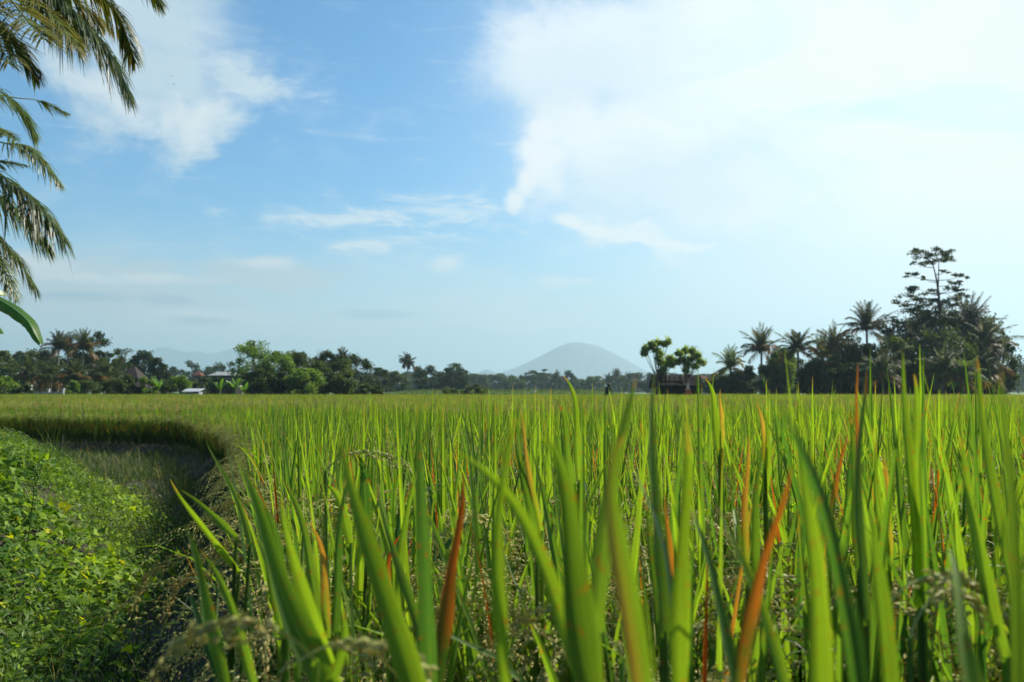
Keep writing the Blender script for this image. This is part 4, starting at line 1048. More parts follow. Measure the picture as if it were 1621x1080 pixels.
# the tall layered tree
def layered_tree():
    global rng
    random.seed(160); rng = np.random.default_rng(160)
    D = 103.0; px0 = 1488
    p = at(px0, 618, D)
    t = thing('layered_tree', 'tallest tree, flat leaf layers on a bare thin trunk above the right grove', 'tree', (float(p[0]), D, 0))
    b = np.array(t.location)
    tr, cr = Geo(), Geo()
    def q(px, py, dy=0.0): return at(px, py, D + dy) - b
    tk = [q(1488, 626), q(1489, 560), q(1488, 500), q(1486, 465), q(1482, 440), q(1476, 415)]
    tube(tr, tk, [.26, .22, .17, .13, .09, .05], 8)
    tube(tr, [q(1485, 455), q(1486, 430), q(1486, 412)], [.09, .06, .04], 6)
    pads = [(1462, 402, 24, 7), (1487, 402, 22, 8), (1500, 400, 14, 6), (1450, 396, 10, 5), (1455, 418, 14, 5), (1478, 412, 24, 6), (1502, 410, 12, 6),
            (1441, 436, 13, 4), (1463, 441, 5, 4), (1497, 430, 9, 3), (1522, 437, 15, 5), (1512, 447, 14, 5), (1505, 457, 14, 6), (1520, 458, 12, 4), (1524, 468, 12, 4), (1510, 470, 14, 6),
            (1456, 457, 18, 5), (1470, 463, 18, 6), (1440, 468, 20, 5), (1428, 478, 14, 4), (1460, 472, 22, 5), (1450, 482, 22, 5), (1476, 478, 14, 5), (1500, 482, 18, 7), (1518, 480, 12, 6), (1440, 492, 24, 6), (1470, 492, 26, 7), (1505, 496, 24, 8)]
    for i, (x, y, rx, ry) in enumerate(pads):
        dy = random.uniform(-2.2, 2.2)
        c = q(x, y, dy)
        zt = np.interp(min(c[2] - .6, tk[-1][2]), [k[2] for k in tk], range(len(tk)))
        i0 = min(int(zt), len(tk) - 2); base = tk[i0] + (tk[i0 + 1] - tk[i0]) * (zt - i0)
        tube(tr, [base, (base + c) / 2 + (0, 0, -.15), c - (0, 0, .1)], [.05, .035, .012], 5)
        s = D / F
        for q_ in range(6):
            o = np.array([random.uniform(-.75, .75) * rx * s, random.uniform(-.7, .7) * rx * s * .9, random.uniform(-.7, .8) * ry * s])
            m = int((26 * rx * ry / 10 + 60) / 6.5 * random.uniform(.5, 1.4)); k_ = random.uniform(.28, .5)
            v = rng.normal(size=(m, 3)); v = v / np.linalg.norm(v, axis=1, keepdims=True) * rng.uniform(0, 1.15, (m, 1)) ** .6
            leaves(cr, c + o + v * np.array([rx * s * k_, rx * s * k_, ry * s * .5]), .26, .5, .5, np.clip(.4 + random.uniform(-.2, .3) + rng.normal(size=m) * .2, 0, 1), .1)
            tube(tr, [c - (0, 0, .1), c + o], [.02, .008], 4)
    tr.build('trunk', M_BARK, t, True); cr.build('crown', M_TREED, t)
layered_tree()

# rosette trees over the shed
def rosette_tree(label, px, D, tufts, seed, foot):
    global rng
    random.seed(seed); rng = np.random.default_rng(seed)
    p = at(px, 618, D)
    t = thing('rosette_tree', label, 'tree', (float(p[0]), D, 0)); b = np.array(t.location)
    tr, cr = Geo(), Geo()
    f = at(foot, 600, D) - b
    tube(tr, [(0, 0, 0), f], [.09, .07], 7)
    for x, y, n in tufts:
        dy = random.uniform(-.7, .7); c = at(x, y, D + dy) - b
        tube(tr, [f, (f + c) / 2 + (0, 0, -.1), c], [.05, .035, .02], 6)
        m = int(n * 7); v = rng.normal(size=(m, 3)); v = v / np.linalg.norm(v, axis=1, keepdims=True) * rng.uniform(0, 1, (m, 1)) ** .5
        leaves(cr, c + v * np.array([.38, .38, .28]), .36, .3, .34, rng.uniform(.1, 1, m), .55)
        for k in range(int(n * 1.2)):
            az = random.uniform(0, 6.28)
            s0 = c + np.array([random.uniform(-.1, .1), random.uniform(-.1, .1), random.uniform(-.3, .12)])
            pts = arc(s0, az, random.uniform(.2, 1.5), random.uniform(.5, 1.5), random.uniform(.45, .85), 5, 1.2)
            strip(cr, pts, (math.cos(az), -math.sin(az), 0), np.array([.05, .13, .16, .11, .01]), .12, random.uniform(.2, 1))
    tr.build('trunk', M_BARK, t, True); cr.build('crown', M_ROSE, t)
rosette_tree('small tree with a lifted flat topped crown above the left end of the dark shed', 1042, 84, [(1022, 552, 34), (1032, 545, 34), (1042, 543, 30), (1052, 545, 30), (1020, 560, 22), (1044, 560, 30), (1043, 568, 24), (1036, 553, 26), (1058, 541, 16), (1046, 575, 14)], 171, 1041)
rosette_tree('leaning low tree between the two crowns over the dark shed', 1056, 85, [(1060, 568, 26), (1055, 576, 26), (1063, 578, 22), (1050, 586, 20), (1066, 570, 16), (1046, 590, 14)], 172, 1050)
rosette_tree('fuller round crowned tree above the right end of the dark shed', 1088, 84, [(1075, 560, 34), (1085, 556, 36), (1096, 556, 34), (1104, 563, 30), (1108, 572, 26), (1080, 570, 34), (1094, 568, 36), (1088, 578, 30), (1100, 580, 24), (1074, 573, 22), (1112, 575, 14), (1086, 587, 20)], 173, 1088)

# ------------------------------------------------------------------ buildings and small things among the trees
M_THATCH = solid('dark_thatch', (.010, .009, .008), (.006, .005, .005), 9, bump=.8, stretch=(3, 3, .6))
M_WOOD = solid('weathered_boards', (.028, .022, .018), (.013, .011, .010), 7, stretch=(4, 4, .4))
M_TILE = solid('brown_roof_tiles', (.055, .042, .036), (.03, .025, .022), 4, bump=.4)
M_RED = solid('red_roof_tiles', (.17, .065, .045), (.10, .045, .035), 4)
M_PLAST = solid('cream_plaster', (.55, .47, .36), (.38, .32, .24), 3)
M_WHITE = solid('white_sheet_metal', (.42, .44, .46), (.28, .30, .31), 3, rough=.5)
M_GREY = solid('grey_concrete', (.34, .35, .36), (.2, .21, .21), 2)
M_BRICK = solid('orange_brick', (.48, .16, .07), (.30, .11, .06), 14)
M_PALE = solid('pale_stone', (.62, .50, .44), (.42, .33, .29), 9)
M_DOOR = solid('dark_opening', (.02, .018, .016), (.012, .011, .01), 3)

def hip_roof(g, w, d, h, z, over=.35, ridge=.35, thick=.12):
    x, y = w / 2 + over, d / 2 + over; rx = w * ridge / 2
    for zz, s in ((0, 1.0), (-thick, 1.0)):
        pass
    V = [[-x, -y, z], [x, -y, z], [x, y, z], [-x, y, z], [-rx, 0, z + h], [rx, 0, z + h], [-x, -y, z - thick], [x, -y, z - thick], [x, y, z - thick], [-x, y, z - thick]]
    g.add(V, [[0, 1, 5, 4], [2, 3, 4, 5], [6, 7, 1, 0], [7, 8, 2, 1], [8, 9, 3, 2], [9, 6, 0, 3], [9, 8, 7, 6]])
    g.add([V[1], V[2], V[5], V[3], V[0], V[4]], [[0, 1, 2], [3, 4, 5]])
def house(name, label, cat, px, D, w, d, wall_h, roof_h, roof_m, wall_m, wins=(), rz=0.0, ridge=.35, over=.5, door=None):
    p = at(px, 618, D)
    t = thing(name, label, cat, (float(p[0]), D, 0), None, rz)
    g = Geo(); box(g, (0, 0, wall_h / 2), (w, d, wall_h)); g.build('wall', wall_m, t)
    g = Geo(); hip_roof(g, w, d, roof_h, wall_h + .12, over, ridge); g.build('roof', roof_m, t)
    for x, z, ww, hh in wins:
        g = Geo(); box(g, (x, -d / 2 - .02, z), (ww, .08, hh)); f = g.build('window', M_DOOR, t)
        g = Geo()
        for c_, s_ in (((x - ww / 2, -d / 2 - .05, z), (.08, .08, hh + .08)), ((x + ww / 2, -d / 2 - .05, z), (.08, .08, hh + .08)), ((x, -d / 2 - .05, z + hh / 2 + .0), (ww - .09, .08, .08)), ((x, -d / 2 - .05, z - hh / 2), (ww - .09, .12, .08))): box(g, c_, s_)
        g.build('frame', M_WHITE, f)
    if door:
        g = Geo(); box(g, (door, -d / 2 - .02, 1.0), (1.0, .08, 2.0)); g.build('door', M_WOOD, t)
    return t
t = house('house', 'house with a steep brown tiled hip roof half hidden by the left trees', 'house', 211, 128, 2.1, 3.0, 2.75, 1.7, M_TILE, M_WOOD, [(-.5, 1.9, .6, .7), (.5, 1.9, .6, .7)], 0, .12, .35)
g = Geo(); box(g, (-.5, -1.9, 2.5), (1.1, .5, .12)); g.build('ledge', M_WHITE, t)
house('pavilion', 'small brown roofed pavilion in front of the steep roofed house', 'pavilion', 222, 112, 1.2, 1.6, 1.5, .75, M_TILE, M_WOOD, [], .1, .15)
house('house', 'small far house with an orange red tiled roof among the hazy trees', 'house', 314, 235, 1.7, 2.2, 4.9, 1.1, M_RED, M_TILE, [(-.4, 4.2, .5, .6)], 0, .2, .3)
house('house', 'far house with a plain grey roof line left of the tall airy tree', 'house', 358, 180, 5.0, 4.0, 4.0, .7, M_GREY, M_WOOD, [(-1.2, 3.1, .8, .8), (1.0, 3.1, .8, .8)], 0, .5)
house('house', 'far house with a pinkish red roof just right of the dark shed', 'house', 1113, 240, 3.6, 4.0, 3.6, 1.3, M_RED, M_PLAST, [(-.8, 2.8, .7, .8), (.8, 2.8, .7, .8)], 0, .3)
def white_shed():
    D = 92; p = at(306, 618, D)
    t = thing('shed', 'low shed with a white sheet roof at the far rice edge', 'shed', (float(p[0]), D, 0))
    g = Geo(); box(g, (0, 0, .5), (1.5, 1.2, 1.0)); g.build('wall', M_GREY, t)
    g = Geo(); box(g, (0, 0, .05), (1.75, 1.7, .05)); o = g.build('roof', M_WHITE, t); o.location = (0, 0, 1.16); o.rotation_euler = (R(10), 0, 0)
    g = Geo()
    for x in (-.8, .8): box(g, (x, -.75, .52), (.07, .07, 1.04))
    g.build('post', M_WHITE, t)
white_shed()
def grey_wall():
    D = 108; p = at(74, 618, D)
    t = thing('low_wall', 'low grey concrete wall with white capstones below the left palms', 'wall', (float(p[0]), D, 0))
    g = Geo(); box(g, (0, 0, .45), (4.0, .2, .9)); g.build('wall', M_GREY, t)
    g = Geo(); box(g, (0, 0, .94), (4.1, .3, .08)); g.build('capstone', M_WHITE, t)
    for x, hh in ((-1.9, 1.7), (.2, 1.25), (1.9, 1.3)):
        g = Geo(); box(g, (x, -.02, hh / 2), (.26, .3, hh)); box(g, (x, -.02, hh + .06), (.34, .38, .12)); g.build('post', M_WHITE, t)
grey_wall()
def dark_shed():
    D = 86; p = at(1071, 618, D)
    t = thing('thatched_shed', 'dark thatched field shed under the two small trees', 'shed', (float(p[0]), D, 0))
    w, d, h = 3.7, 2.6, 2.05
    g = Geo()
    box(g, (0, d / 2, h / 2), (w, .08, h)); box(g, (-w / 2, 0, h / 2), (.08, d - .1, h)); box(g, (w / 2, 0, h / 2), (.08, d - .1, h)); box(g, (-.75, -d / 2, h / 2), (w - 1.6, .08, h))
    for i in range(10): box(g, (-1.75 + i * .215, -d / 2 - .05, h / 2), (.03, .04, h))
    g.build('wall', M_WOOD, t)
    for x in (.4, w / 2):
        g = Geo(); tube(g, [(x, -d / 2 - .1, 0), (x, -d / 2 - .1, h)], .06, 7); g.build('post', M_WOOD, t)
    random.seed(4)
    g = Geo(); nx = 26
    xs = np.linspace(-w / 2 - .45, w / 2 + .3, nx); prof = [(-d / 2 - .5, h - .35), (-d / 4, h + .38), (0, h + .62), (d / 4, h + .38), (d / 2 + .5, h - .35)]
    V = [[x, y, z + random.uniform(-.07, .07)] for x in xs for y, z in prof] + [[x, y * .96, z - .28] for x in xs for y, z in prof]
    m = nx * 5; Fc = []
    for i in range(nx - 1):
        for j in range(4):
            a = i * 5 + j; Fc += [[a, a + 5, a + 6, a + 1], [m + a, m + a + 1, m + a + 6, m + a + 5]]
        Fc += [[i * 5, m + i * 5, m + i * 5 + 5, i * 5 + 5], [i * 5 + 4, i * 5 + 9, m + i * 5 + 9, m + i * 5 + 4]]
    for i in (0, nx - 1):
        for j in range(4):
            a = i * 5 + j; Fc.append([a, a + 1, m + a + 1, m + a])
    g.add(V, Fc)
    for k in range(420):
        x = random.uniform(-w / 2 - .4, w / 2 + .25); s = random.choice((-1, 1))
        blade(g, (x, s * (d / 2 + .42), h - .32), math.pi if s < 0 else 0, 1.7, 1.0, random.uniform(.25, .5), .03, 3)
        y = random.uniform(-d / 2 - .3, d / 2 + .3); blade(g, (x, y, h + .6 - abs(y) / (d / 2 + .5) * .9), random.uniform(0, 6.28), 1.0, .4, .3, .03, 3)
    g.build('roof', M_THATCH, t)
dark_shed()
def shrine():
    D = 82; p = at(1089, 618, D)
    t = thing('brick_shrine', 'small orange brick shrine with a pale top before the dark shed', 'shrine', (float(p[0]), D, 0))
    g = Geo(); box(g, (0, 0, .5), (.62, .62, 1.0)); box(g, (0, 0, 1.04), (.5, .5, .08)); box(g, (0, 0, 1.17), (.42, .42, .18)); g.build('base', M_BRICK, t)
    g = Geo(); box(g, (0, 0, 1.29), (.46, .46, .06)); box(g, (0, .08, 1.47), (.22, .16, .3)); g.build('niche', M_PALE, t)
    g = Geo(); box(g, (0, .06, 1.66), (.34, .3, .08), taper=.8); box(g, (0, .06, 1.76), (.2, .18, .12), taper=.6); box(g, (0, .06, 1.88), (.09, .09, .12), taper=.3); g.build('finial', M_PALE, t)
shrine()

# farmer in the rice
def farmer():
    D = 72.0; p = at(960, 618, D)
    t = thing('person', 'person in dark clothes stooping in the rice, left of the dark shed', 'person', (float(p[0]), D, 0), None, R(-35))
    V = [(0, 0, .92), (.02, .05, 1.12), (.03, .16, 1.34), (.03, .25, 1.46), (.03, .33, 1.56), (.03, .37, 1.66),
         (-.17, .18, 1.36), (-.22, .36, 1.16), (-.16, .56, 1.04), (.22, .18, 1.36), (.27, .36, 1.14), (.2, .56, 1.02),
         (-.1, 0, .88), (-.12, .04, .48), (-.13, -.03, .06), (-.13, .12, .02), (.1, 0, .88), (.13, .05, .48), (.14, -.02, .06), (.14, .13, .02)]
    E = [(0, 1), (1, 2), (2, 3), (3, 4), (4, 5), (2, 6), (6, 7), (7, 8), (2, 9), (9, 10), (10, 11), (0, 12), (12, 13), (13, 14), (14, 15), (0, 16), (16, 17), (17, 18), (18, 19)]
    Rr = [.15, .145, .15, .075, .07, .095, .07, .05, .035, .07, .05, .035, .1, .07, .045, .035, .1, .07, .045, .035]
    for h in (8, 11):
        b = V[h]
        for k in range(5):
            a = (k - 2) * .014; l = (.05, .075, .085, .08, .065)[k]
            V += [(b[0] + a, b[1] + .045, b[2] - .02), (b[0] + a * 1.4, b[1] + .045 + l, b[2] - .05)]; Rr += [.010, .008]
            n = len(V); E += [(h, n - 2), (n - 2, n - 1)]
    me = bpy.data.meshes.new('body'); me.from_pydata(V, E, []); me.update()
    o = bpy.data.objects.new('body', me); COL.objects.link(o); o.parent = t
    sk = o.modifiers.new('skin', 'SKIN'); sb = o.modifiers.new('sub', 'SUBSURF'); sb.levels = sb.render_levels = 1
    for i, v in enumerate(me.skin_vertices[0].data): v.radius = (Rr[i], Rr[i]); v.use_root = (i == 0)
    me.materials.append(solid('dark_clothes', (.02, .022, .028), (.012, .012, .016), 9))
    g = Geo(); n = 16; an = np.linspace(0, 2 * math.pi, n, endpoint=False)
    rows = [(.0, 1.80), (.09, 1.76), (.12, 1.70), (.24, 1.645), (.235, 1.635)]
    V = np.concatenate([[[.03 + r * math.cos(a), .37 + r * math.sin(a), z] for a in an] for r, z in rows])
    g.add(V, [[i * n + j, i * n + (j + 1) % n, (i + 1) * n + (j + 1) % n, (i + 1) * n + j] for i in range(4) for j in range(n)])
    g.build('hat', solid('straw_hat', (.16, .14, .10), (.08, .07, .05), 12), t, True)
farmer()
def egret():
    D = 88.0; p = at(846, 618, D); z = 1.0
    o = thing('egret', 'white egret standing at the far field edge under the volcano', 'bird', (float(p[0]), D, .0))
    g = Geo(); s = np.linspace(0, 1, 10)
    tube(g, np.stack([-.16 + .32 * s, 0 * s, .62 + .2 * s], -1), .085 * np.sin(np.pi * (.05 + .9 * s)) ** .7, 8)
    tube(g, [(.12, 0, .8), (.2, 0, .92), (.15, 0, 1.04), (.19, 0, 1.12), (.25, 0, 1.13)], [.045, .03, .025, .03, .015], 7)
    g.build('body', solid('white_feathers', (.85, .85, .83), (.7, .7, .7), 5), o, True)
    m = solid('dark_beak_and_legs', (.05, .05, .03), (.03, .03, .02), 5)
    g = Geo(); tube(g, [(.25, 0, 1.13), (.35, 0, 1.11)], [.012, .002], 5); g.build('beak', m, o)
    for yy in (-.03, .03):
        g = Geo(); tube(g, [(0, yy, .66), (-.03, yy, .35), (.01, yy, 0), (.09, yy, 0)], .01, 5); g.build('leg', m, o)
    o.location.z = .35
egret()
def birds():
    m = solid('bird_feathers', (.05, .05, .055), (.03, .03, .035), 5)
    for (px, py), lb in (((271, 121), 'tiny bird in the left sky cloud, upper of two'), ((275, 134), 'tiny bird in the left sky cloud, lower of two')):
        o = thing('bird', lb, 'bird', at(px, py, 110), 'two birds in the sky', random.uniform(0, 6))
        g = Geo(); s = np.linspace(0, 1, 8); tube(g, np.stack([-.11 + .22 * s, 0 * s, 0 * s], -1), .03 * np.sin(np.pi * (.04 + .92 * s)), 6); g.build('body', m, o, True)
        for sg in (-1, 1):
            g = Geo(); strip(g, [(0, sg * .02, .01), (.02, sg * .1, .05), (-.03, sg * .19, .03)], (1, 0, 0), [.07, .06, .01], .1); g.build('wing', m, o)
birds()

# far terrace: a raised, brighter field behind the rice
def terrace():
    x0, x1 = at(598, 618, 112)[0], at(830, 618, 150)[0]
    g = Geo(); xs = np.linspace(x0 - 2, x1 + 14, 60); ys = np.array([110, 111.2, 125, 140, 160, 185.0])
    zz = np.array([-.1, .60, .62, .95, .98, 1.25])
    V = np.array([[x, y + 1.5 * math.sin(x * .2), z + (.05 * math.sin(x) if z > 0 else 0)] for y, z in zip(ys, zz) for x in xs])
    n = len(xs)
    g.add(V, [[i * n + j, i * n + j + 1, (i + 1) * n + j + 1, (i + 1) * n + j] for i in range(5) for j in range(n - 1)])
    tag(g.build('terrace', solid('terrace_grass', (.05, .10, .018), (.03, .07, .014), .8), smooth=True), 'raised bright green field behind the rice', 'field', kind='structure')
    n = 5200
    x = rng.uniform(x0 - 1, x1 + 13, n); y = rng.uniform(111.4, 182, n); z = np.interp(y, ys, zz)
    g = Geo()
    for a, b, c in zip(x, y, z): blade(g, (a, b, c - .05), random.uniform(0, 6.28), random.uniform(0, .5), .5, random.uniform(.25, .5), .07, 3, tone=random.uniform(.5, 1))
    tag(g.build('terrace_rice', M_TREE), 'young bright green rice on the raised far field', 'rice', kind='stuff')
terrace()
# rough verge between the paddy and the trees
random.seed(33); rng = np.random.default_rng(33)
n = 40000
x = rng.uniform(-62, 66, n); y = rng.uniform(87, 99, n)
m = np.abs(x / y) < .66
grass_patch('verge_grass', x[m], y[m], 0 * x[m], .75, .06, 'rough grass on the verge between rice and trees', .5, .1, 3, M_TREEB)

# ------------------------------------------------------------------ volcano and far hills
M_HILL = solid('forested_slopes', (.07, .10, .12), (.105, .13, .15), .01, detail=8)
def mountain(name, label, D, prof, depth, seed):
    r = np.random.default_rng(seed)
    P = np.array([at(px, py, D) for px, py in prof]); xs = np.linspace(P[0, 0], P[-1, 0], 140)
    zs = np.interp(xs, P[:, 0], P[:, 2]); zs = np.convolve(np.pad(zs, 1, mode='edge'), np.ones(3) / 3, 'valid')
    ts = np.linspace(-1, 1, 61)
    px_ = xs[np.argmax(zs)]; zmax = zs.max()
    V = []
    for t in ts:
        fall = (1 - abs(t)) ** 1.35
        for x, z in zip(xs, zs):
            rid = 1 - .10 * abs(t) * abs(math.sin(x * .055 + 2.2 * t + seed)) - .06 * abs(t) * abs(math.sin(x * .13 - t * 4))
            V.append((px_ + (x - px_) * (1 + .25 * abs(t)), D + t * depth, max(-.5, z * fall * rid - .5 * (abs(t) > .98))))
    n = len(xs)
    g = Geo(); g.add(V, [[i * n + j, i * n + j + 1, (i + 1) * n + j + 1, (i + 1) * n + j] for i in range(60) for j in range(n - 1)])
    tag(g.build(name, M_HILL, smooth=True), label, 'mountain', kind='structure')
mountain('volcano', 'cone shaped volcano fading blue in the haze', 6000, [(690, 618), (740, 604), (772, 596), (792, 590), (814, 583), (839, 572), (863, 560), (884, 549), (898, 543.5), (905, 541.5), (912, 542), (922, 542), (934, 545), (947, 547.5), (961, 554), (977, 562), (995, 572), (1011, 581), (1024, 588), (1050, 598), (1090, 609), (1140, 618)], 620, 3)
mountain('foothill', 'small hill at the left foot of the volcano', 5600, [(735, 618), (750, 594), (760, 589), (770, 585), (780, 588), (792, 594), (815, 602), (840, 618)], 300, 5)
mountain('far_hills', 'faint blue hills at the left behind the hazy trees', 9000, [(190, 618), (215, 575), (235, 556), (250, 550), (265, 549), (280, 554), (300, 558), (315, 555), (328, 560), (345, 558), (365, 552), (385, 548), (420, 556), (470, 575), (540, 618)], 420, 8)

# ------------------------------------------------------------------ haze
def haze():
    g = Geo(); box(g, (0, 4450, 229), (20400, 10700, 460))
    m, nt, out = newmat('haze_air')
    v = N(nt, 'ShaderNodeVolumePrincipled')
    v.inputs['Color'].default_value = (.47, .64, .75, 1); v.inputs['Density'].default_value = 2.5e-4; v.inputs['Anisotropy'].default_value = .35
    nt.links.new(v.outputs[0], out.inputs['Volume'])
    o = g.build('haze', m); tag(o, 'thin pale blue haze over the fields', 'haze', kind='stuff')
haze()

# ------------------------------------------------------------------ sun and sky
SUN_AZ, SUN_EL = R(58), R(40)
sd = Vector((math.sin(SUN_AZ) * math.cos(SUN_EL), math.cos(SUN_AZ) * math.cos(SUN_EL), math.sin(SUN_EL)))
L = bpy.data.lights.new('sun', 'SUN'); L.energy = 5.0; L.angle = R(.5); L.color = (1.0, .93, .80)
lo = bpy.data.objects.new('sun', L); COL.objects.link(lo); lo.rotation_euler = sd.to_track_quat('Z', 'Y').to_euler(); lo.location = (20, 10, 30)

W = bpy.data.worlds.new('World'); S.world = W; W.use_nodes = True
nt = W.node_tree
for n in list(nt.nodes): nt.nodes.remove(n)
out = N(nt, 'ShaderNodeOutputWorld'); bg = N(nt, 'ShaderNodeBackground'); nt.links.new(bg.outputs[0], out.inputs[0])
sky = N(nt, 'ShaderNodeTexSky', sky_type='NISHITA'); sky.sun_disc = False; sky.sun_elevation = SUN_EL; sky.sun_rotation = SUN_AZ
sky.air_density = 1.0; sky.dust_density = .5; sky.ozone_density = 3.0
SKY_S = .068
bg.inputs[1].default_value = SKY_S
tc = N(nt, 'ShaderNodeTexCoord')
sep = N(nt, 'ShaderNodeSeparateXYZ'); nt.links.new(tc.outputs['Generated'], sep.inputs[0])
az = math_(nt, 'ARCTAN2', sep.outputs[0], sep.outputs[1]); el = math_(nt, 'ARCSINE', sep.outputs[2])
cmb = N(nt, 'ShaderNodeCombineXYZ'); nt.links.new(az, cmb.inputs[0]); nt.links.new(el, cmb.inputs[1])
def noise(scale, detail, rough=.55, stretch=(1, 1, 1), dist=0.0, off=(0, 0, 0), turn=0.0):
    mp = N(nt, 'ShaderNodeMapping'); mp.inputs['Scale'].default_value = stretch; mp.inputs['Location'].default_value = off; mp.inputs['Rotation'].default_value = (0, 0, turn)
    nt.links.new(cmb.outputs[0], mp.inputs[0])
    no = N(nt, 'ShaderNodeTexNoise'); no.inputs['Scale'].default_value = scale; no.inputs['Detail'].default_value = detail
    no.inputs['Roughness'].default_value = rough; no.inputs['Distortion'].default_value = dist
    nt.links.new(mp.outputs[0], no.inputs['Vector'])
    return no
wn = noise(4.5, 8, .62)
wv = N(nt, 'ShaderNodeVectorMath', operation='SUBTRACT'); nt.links.new(wn.outputs['Color'], wv.inputs[0]); wv.inputs[1].default_value = (.5, .5, .5)
ws = N(nt, 'ShaderNodeVectorMath', operation='SCALE'); nt.links.new(wv.outputs[0], ws.inputs[0]); ws.inputs['Scale'].default_value = .17
wa = N(nt, 'ShaderNodeVectorMath', operation='ADD'); nt.links.new(cmb.outputs[0], wa.inputs[0]); nt.links.new(ws.outputs[0], wa.inputs[1])
WARPED, PLAIN = wa.outputs[0], cmb.outputs[0]
def dirpx(px, py):
    u, v = (px - 810.5) / F, (618 - py) / F
    a = math.atan(u); return a, math.atan(v * math.cos(a))
def blob(px, py, rx, ry, rot=0.0, src=None):
    mp = N(nt, 'ShaderNodeMapping', vector_type='TEXTURE'); a, e = dirpx(px, py)
    mp.inputs['Location'].default_value = (a, e, 0); mp.inputs['Rotation'].default_value = (0, 0, R(rot)); mp.inputs['Scale'].default_value = (rx / F, ry / F, 1)
    nt.links.new(src or WARPED, mp.inputs[0])
    gt = N(nt, 'ShaderNodeTexGradient', gradient_type='SPHERICAL'); nt.links.new(mp.outputs[0], gt.inputs[0])
    return gt.outputs['Fac']
def union(items):
    r = None
    for i in items: r = i if r is None else math_(nt, 'MAXIMUM', r, i)
    return r
def ramp(v, lo, hi):
    n = N(nt, 'ShaderNodeMapRange', interpolation_type='SMOOTHSTEP'); nt.links.new(v, n.inputs[0])
    n.inputs[1].default_value = lo; n.inputs[2].default_value = hi
    return n.outputs[0]
n1 = noise(9, 8, .62, (1, 1.7, 1)); n2 = noise(16, 8, .6, (1, 3.2, 1), .6, (3, 1, 0))
def cloud(mask, amp, lo, hi, nz):
    return ramp(math_(nt, 'ADD', mask, math_(nt, 'MULTIPLY_ADD', nz.outputs['Fac'], amp, -amp * .5)), lo, hi)
def scaled(v, k): return math_(nt, 'MULTIPLY', v, k)
KX = 2 ** -.9      # sky colours are set as seen through the camera exposure
def tint(c): return tuple(x * KX / SKY_S for x in c)
# clear sky, then its pale horizon
base = mixc(nt, 1.0, sky.outputs[0], (.46, 1.0, 1.22), 'MULTIPLY')
c = mixc(nt, scaled(ramp(el, .28, .02), .42), base, tint((.46, .70, .84)))
c = mixc(nt, scaled(ramp(el, .19, .0), .85), c, tint((.72, .84, .87)))
# bright veil towards the sun
glow = blob(1640, 100, 1150, 800, 0, PLAIN)
c = mixc(nt, scaled(ramp(glow, .12, .95), .92), c, tint((.93, 1.04, 1.01)))
n3 = noise(5.0, 10, .63, (1, 2.1, 1), .7, (1.7, .4, 0), R(-12))
n4 = noise(17, 8, .66, (1, 2.4, 1), .8, (.3, .9, 0))
def fine(v, k): return math_(nt, 'ADD', v, math_(nt, 'MULTIPLY_ADD', n4.outputs['Fac'], k, -k * .5))
ws2 = N(nt, 'ShaderNodeVectorMath', operation='SCALE'); nt.links.new(wv.outputs[0], ws2.inputs[0]); ws2.inputs['Scale'].default_value = .05
wa2 = N(nt, 'ShaderNodeVectorMath', operation='ADD'); nt.links.new(cmb.outputs[0], wa2.inputs[0]); nt.links.new(ws2.outputs[0], wa2.inputs[1])
SOFT = wa2.outputs[0]
def cloud2(mask, a3, a4, lo, hi): return ramp(fine(math_(nt, 'ADD', mask, math_(nt, 'MULTIPLY_ADD', n3.outputs['Fac'], a3, -a3 * .5)), a4), lo, hi)
# thin high veil
c = mixc(nt, scaled(cloud2(union([blob(640, 470, 700, 150), blob(120, 430, 500, 140)]), 1.3, .3, .3, 1.2), .34), c, tint((.66, .80, .86)))
# low grey-white bank at the left
bank = cloud2(union([blob(120, 462, 420, 75, 0, SOFT), blob(430, 432, 170, 40, 0, SOFT), blob(60, 430, 170, 34, 0, SOFT)]), .7, .6, .05, .65)
c = mixc(nt, scaled(bank, .8), c, tint((.58, .66, .70)))
bankl = cloud2(union([blob(60, 418, 110, 26, -8, SOFT), blob(425, 410, 90, 16, 0, SOFT), blob(250, 440, 140, 16, 0, SOFT), blob(330, 500, 200, 22, 0, SOFT), blob(120, 440, 150, 16, 0, SOFT)]), .7, .8, .15, .85)
c = mixc(nt, scaled(bankl, .8), c, tint((.82, .86, .87)))
# left cloud
lc = union([blob(215, 20, 190, 190, -35), blob(225, 115, 190, 120, -20), blob(130, 140, 170, 80, -24), blob(290, 205, 90, 58, 10), blob(355, 150, 70, 30, -8)])
c = mixc(nt, scaled(cloud2(lc, 1.0, .45, .12, .80), .9), c, tint((.60, .74, .82)))
c = mixc(nt, scaled(cloud2(union([blob(290, 200, 130, 70, 15), blob(180, 165, 170, 60, -24)]), .8, .6, .25, 1.0), .75), c, tint((.86, .92, .94)))
# big right cloud
big = union([blob(1240, 60, 500, 330), blob(1010, 235, 250, 150, 10), blob(1470, 240, 420, 170), blob(870, 275, 85, 95), blob(1120, 310, 330, 80, -8), blob(950, 60, 250, 130)])
c = mixc(nt, scaled(cloud2(big, 1.15, .5, .0, .78), .95), c, tint((.97, 1.02, 1.04)))
core = cloud2(union([blob(1060, 300, 280, 110, -4), blob(930, 90, 240, 130, 20)]), 1.1, .5, .12, .95)
c = mixc(nt, scaled(core, .5), c, tint((.62, .79, .91)))
rim = cloud2(union([blob(865, 250, 60, 100, -10), blob(1000, 372, 190, 26, -9), blob(900, 180, 90, 70, 0)]), .7, .45, .2, .85)
c = mixc(nt, scaled(rim, .75), c, tint((.97, 1.0, 1.0)))
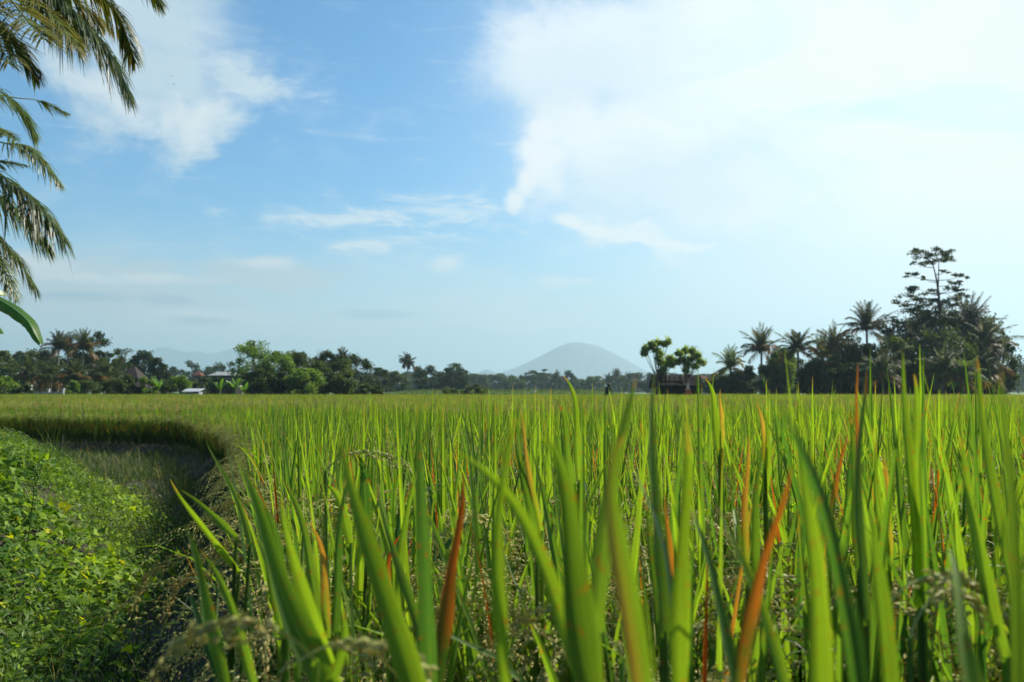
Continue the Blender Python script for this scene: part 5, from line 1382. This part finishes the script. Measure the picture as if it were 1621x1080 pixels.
# streaks through the bright side
rays = ramp(noise(4.2, 6, .55, (1, 2.6, 1), .9, (.2, 2.2, 0), R(-28)).outputs['Fac'], .47, .66)
c = mixc(nt, scaled(math_(nt, 'MULTIPLY', rays, ramp(blob(1480, 190, 480, 300, 0, PLAIN), 0, .5)), .6), c, tint((.66, .92, .93)))
# thin streaks
n5 = noise(13, 9, .68, (1, 4.6, 1), .6, (.9, 2.9, 0), R(4))
def wisp(masks, amt, lo, hi): return ramp(math_(nt, 'ADD', scaled(masks, .75), math_(nt, 'MULTIPLY_ADD', n5.outputs['Fac'], amt, -amt * .5)), lo, hi)
st = union([blob(*q, SOFT) for q in ((660, 338, 230, 48, 2), (740, 352, 120, 30, -5), (440, 351, 130, 30, 3), (850, 515, 150, 24, 0), (905, 446, 100, 22, 0), (590, 385, 130, 26, 0), (735, 376, 80, 26, 0), (700, 412, 60, 22, 0), (1530, 370, 200, 60, 0), (1490, 430, 160, 80, 0), (1240, 570, 150, 34, 0), (560, 350, 120, 20, 0))])
c = mixc(nt, scaled(wisp(st, 2.3, .18, .95), .85), c, tint((.88, .94, .95)))
hook = union([blob(*q, SOFT) for q in ((858, 205, 40, 34, 30), (842, 240, 26, 40, 4), (836, 285, 26, 44, -4), (818, 318, 26, 26, 0), (905, 353, 44, 15, -14), (950, 367, 56, 14, -12), (1005, 378, 66, 13, -8), (1065, 385, 70, 11, -3), (1110, 388, 60, 8, 0))])
c = mixc(nt, scaled(fine(hook, .5), 1.0) if False else scaled(ramp(fine(hook, .55), .12, .75), .9), c, tint((.97, 1.0, 1.0)))
c = mixc(nt, scaled(ramp(blob(1480, 440, 560, 230, 0, PLAIN), .0, .8), .6), c, tint((.95, 1.0, .98)))
low = wisp(union([blob(430, 525, 620, 60, 0, SOFT), blob(820, 505, 320, 60, 0, SOFT), blob(150, 520, 330, 50, 0, SOFT)]), 1.5, .0, .9)
c = mixc(nt, scaled(low, .6), c, tint((.72, .82, .85)))
# unseen sky behind the camera and overhead, darkened to weaken the fill light
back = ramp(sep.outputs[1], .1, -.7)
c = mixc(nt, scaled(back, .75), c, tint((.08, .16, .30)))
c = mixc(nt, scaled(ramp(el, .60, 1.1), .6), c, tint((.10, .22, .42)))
# small blue-grey clouds
dk = union([blob(592, 498, 105, 13, 0, PLAIN), blob(266, 475, 76, 14, 0, PLAIN), blob(318, 508, 76, 11, 0, PLAIN), blob(130, 470, 120, 12, 0, PLAIN)])
c = mixc(nt, scaled(cloud(dk, .55, .2, .7, n2), .62), c, tint((.30, .46, .62)))
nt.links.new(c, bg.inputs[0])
W.cycles.sampling_method = 'MANUAL'; W.cycles.sample_map_resolution = 512

# ------------------------------------------------------------------ camera and render settings
cam = bpy.data.cameras.new('camera'); co = bpy.data.objects.new('camera', cam); COL.objects.link(co)
co.location = (0, 0, H); co.rotation_euler = (R(90) + PITCH, 0, 0)
cam.sensor_width = 36; cam.lens = 36 * F / 1621; cam.clip_start = .02; cam.clip_end = 30000
cam.dof.use_dof = True; cam.dof.focus_distance = 3.0; cam.dof.aperture_fstop = 6.7
S.camera = co
S.view_settings.view_transform = 'Standard'; S.view_settings.look = 'None'; S.view_settings.exposure = .9; S.view_settings.gamma = 1
S.render.engine = 'CYCLES'
cy = S.cycles
cy.use_denoising = True
try: cy.denoiser = 'OPENIMAGEDENOISE'
except Exception: pass
cy.max_bounces = 5; cy.diffuse_bounces = 2; cy.glossy_bounces = 1; cy.transmission_bounces = 3; cy.transparent_max_bounces = 6; cy.volume_bounces = 1
cy.sample_clamp_indirect = 4; cy.caustics_reflective = False; cy.caustics_refractive = False
S.render.resolution_x, S.render.resolution_y = 1024, 682
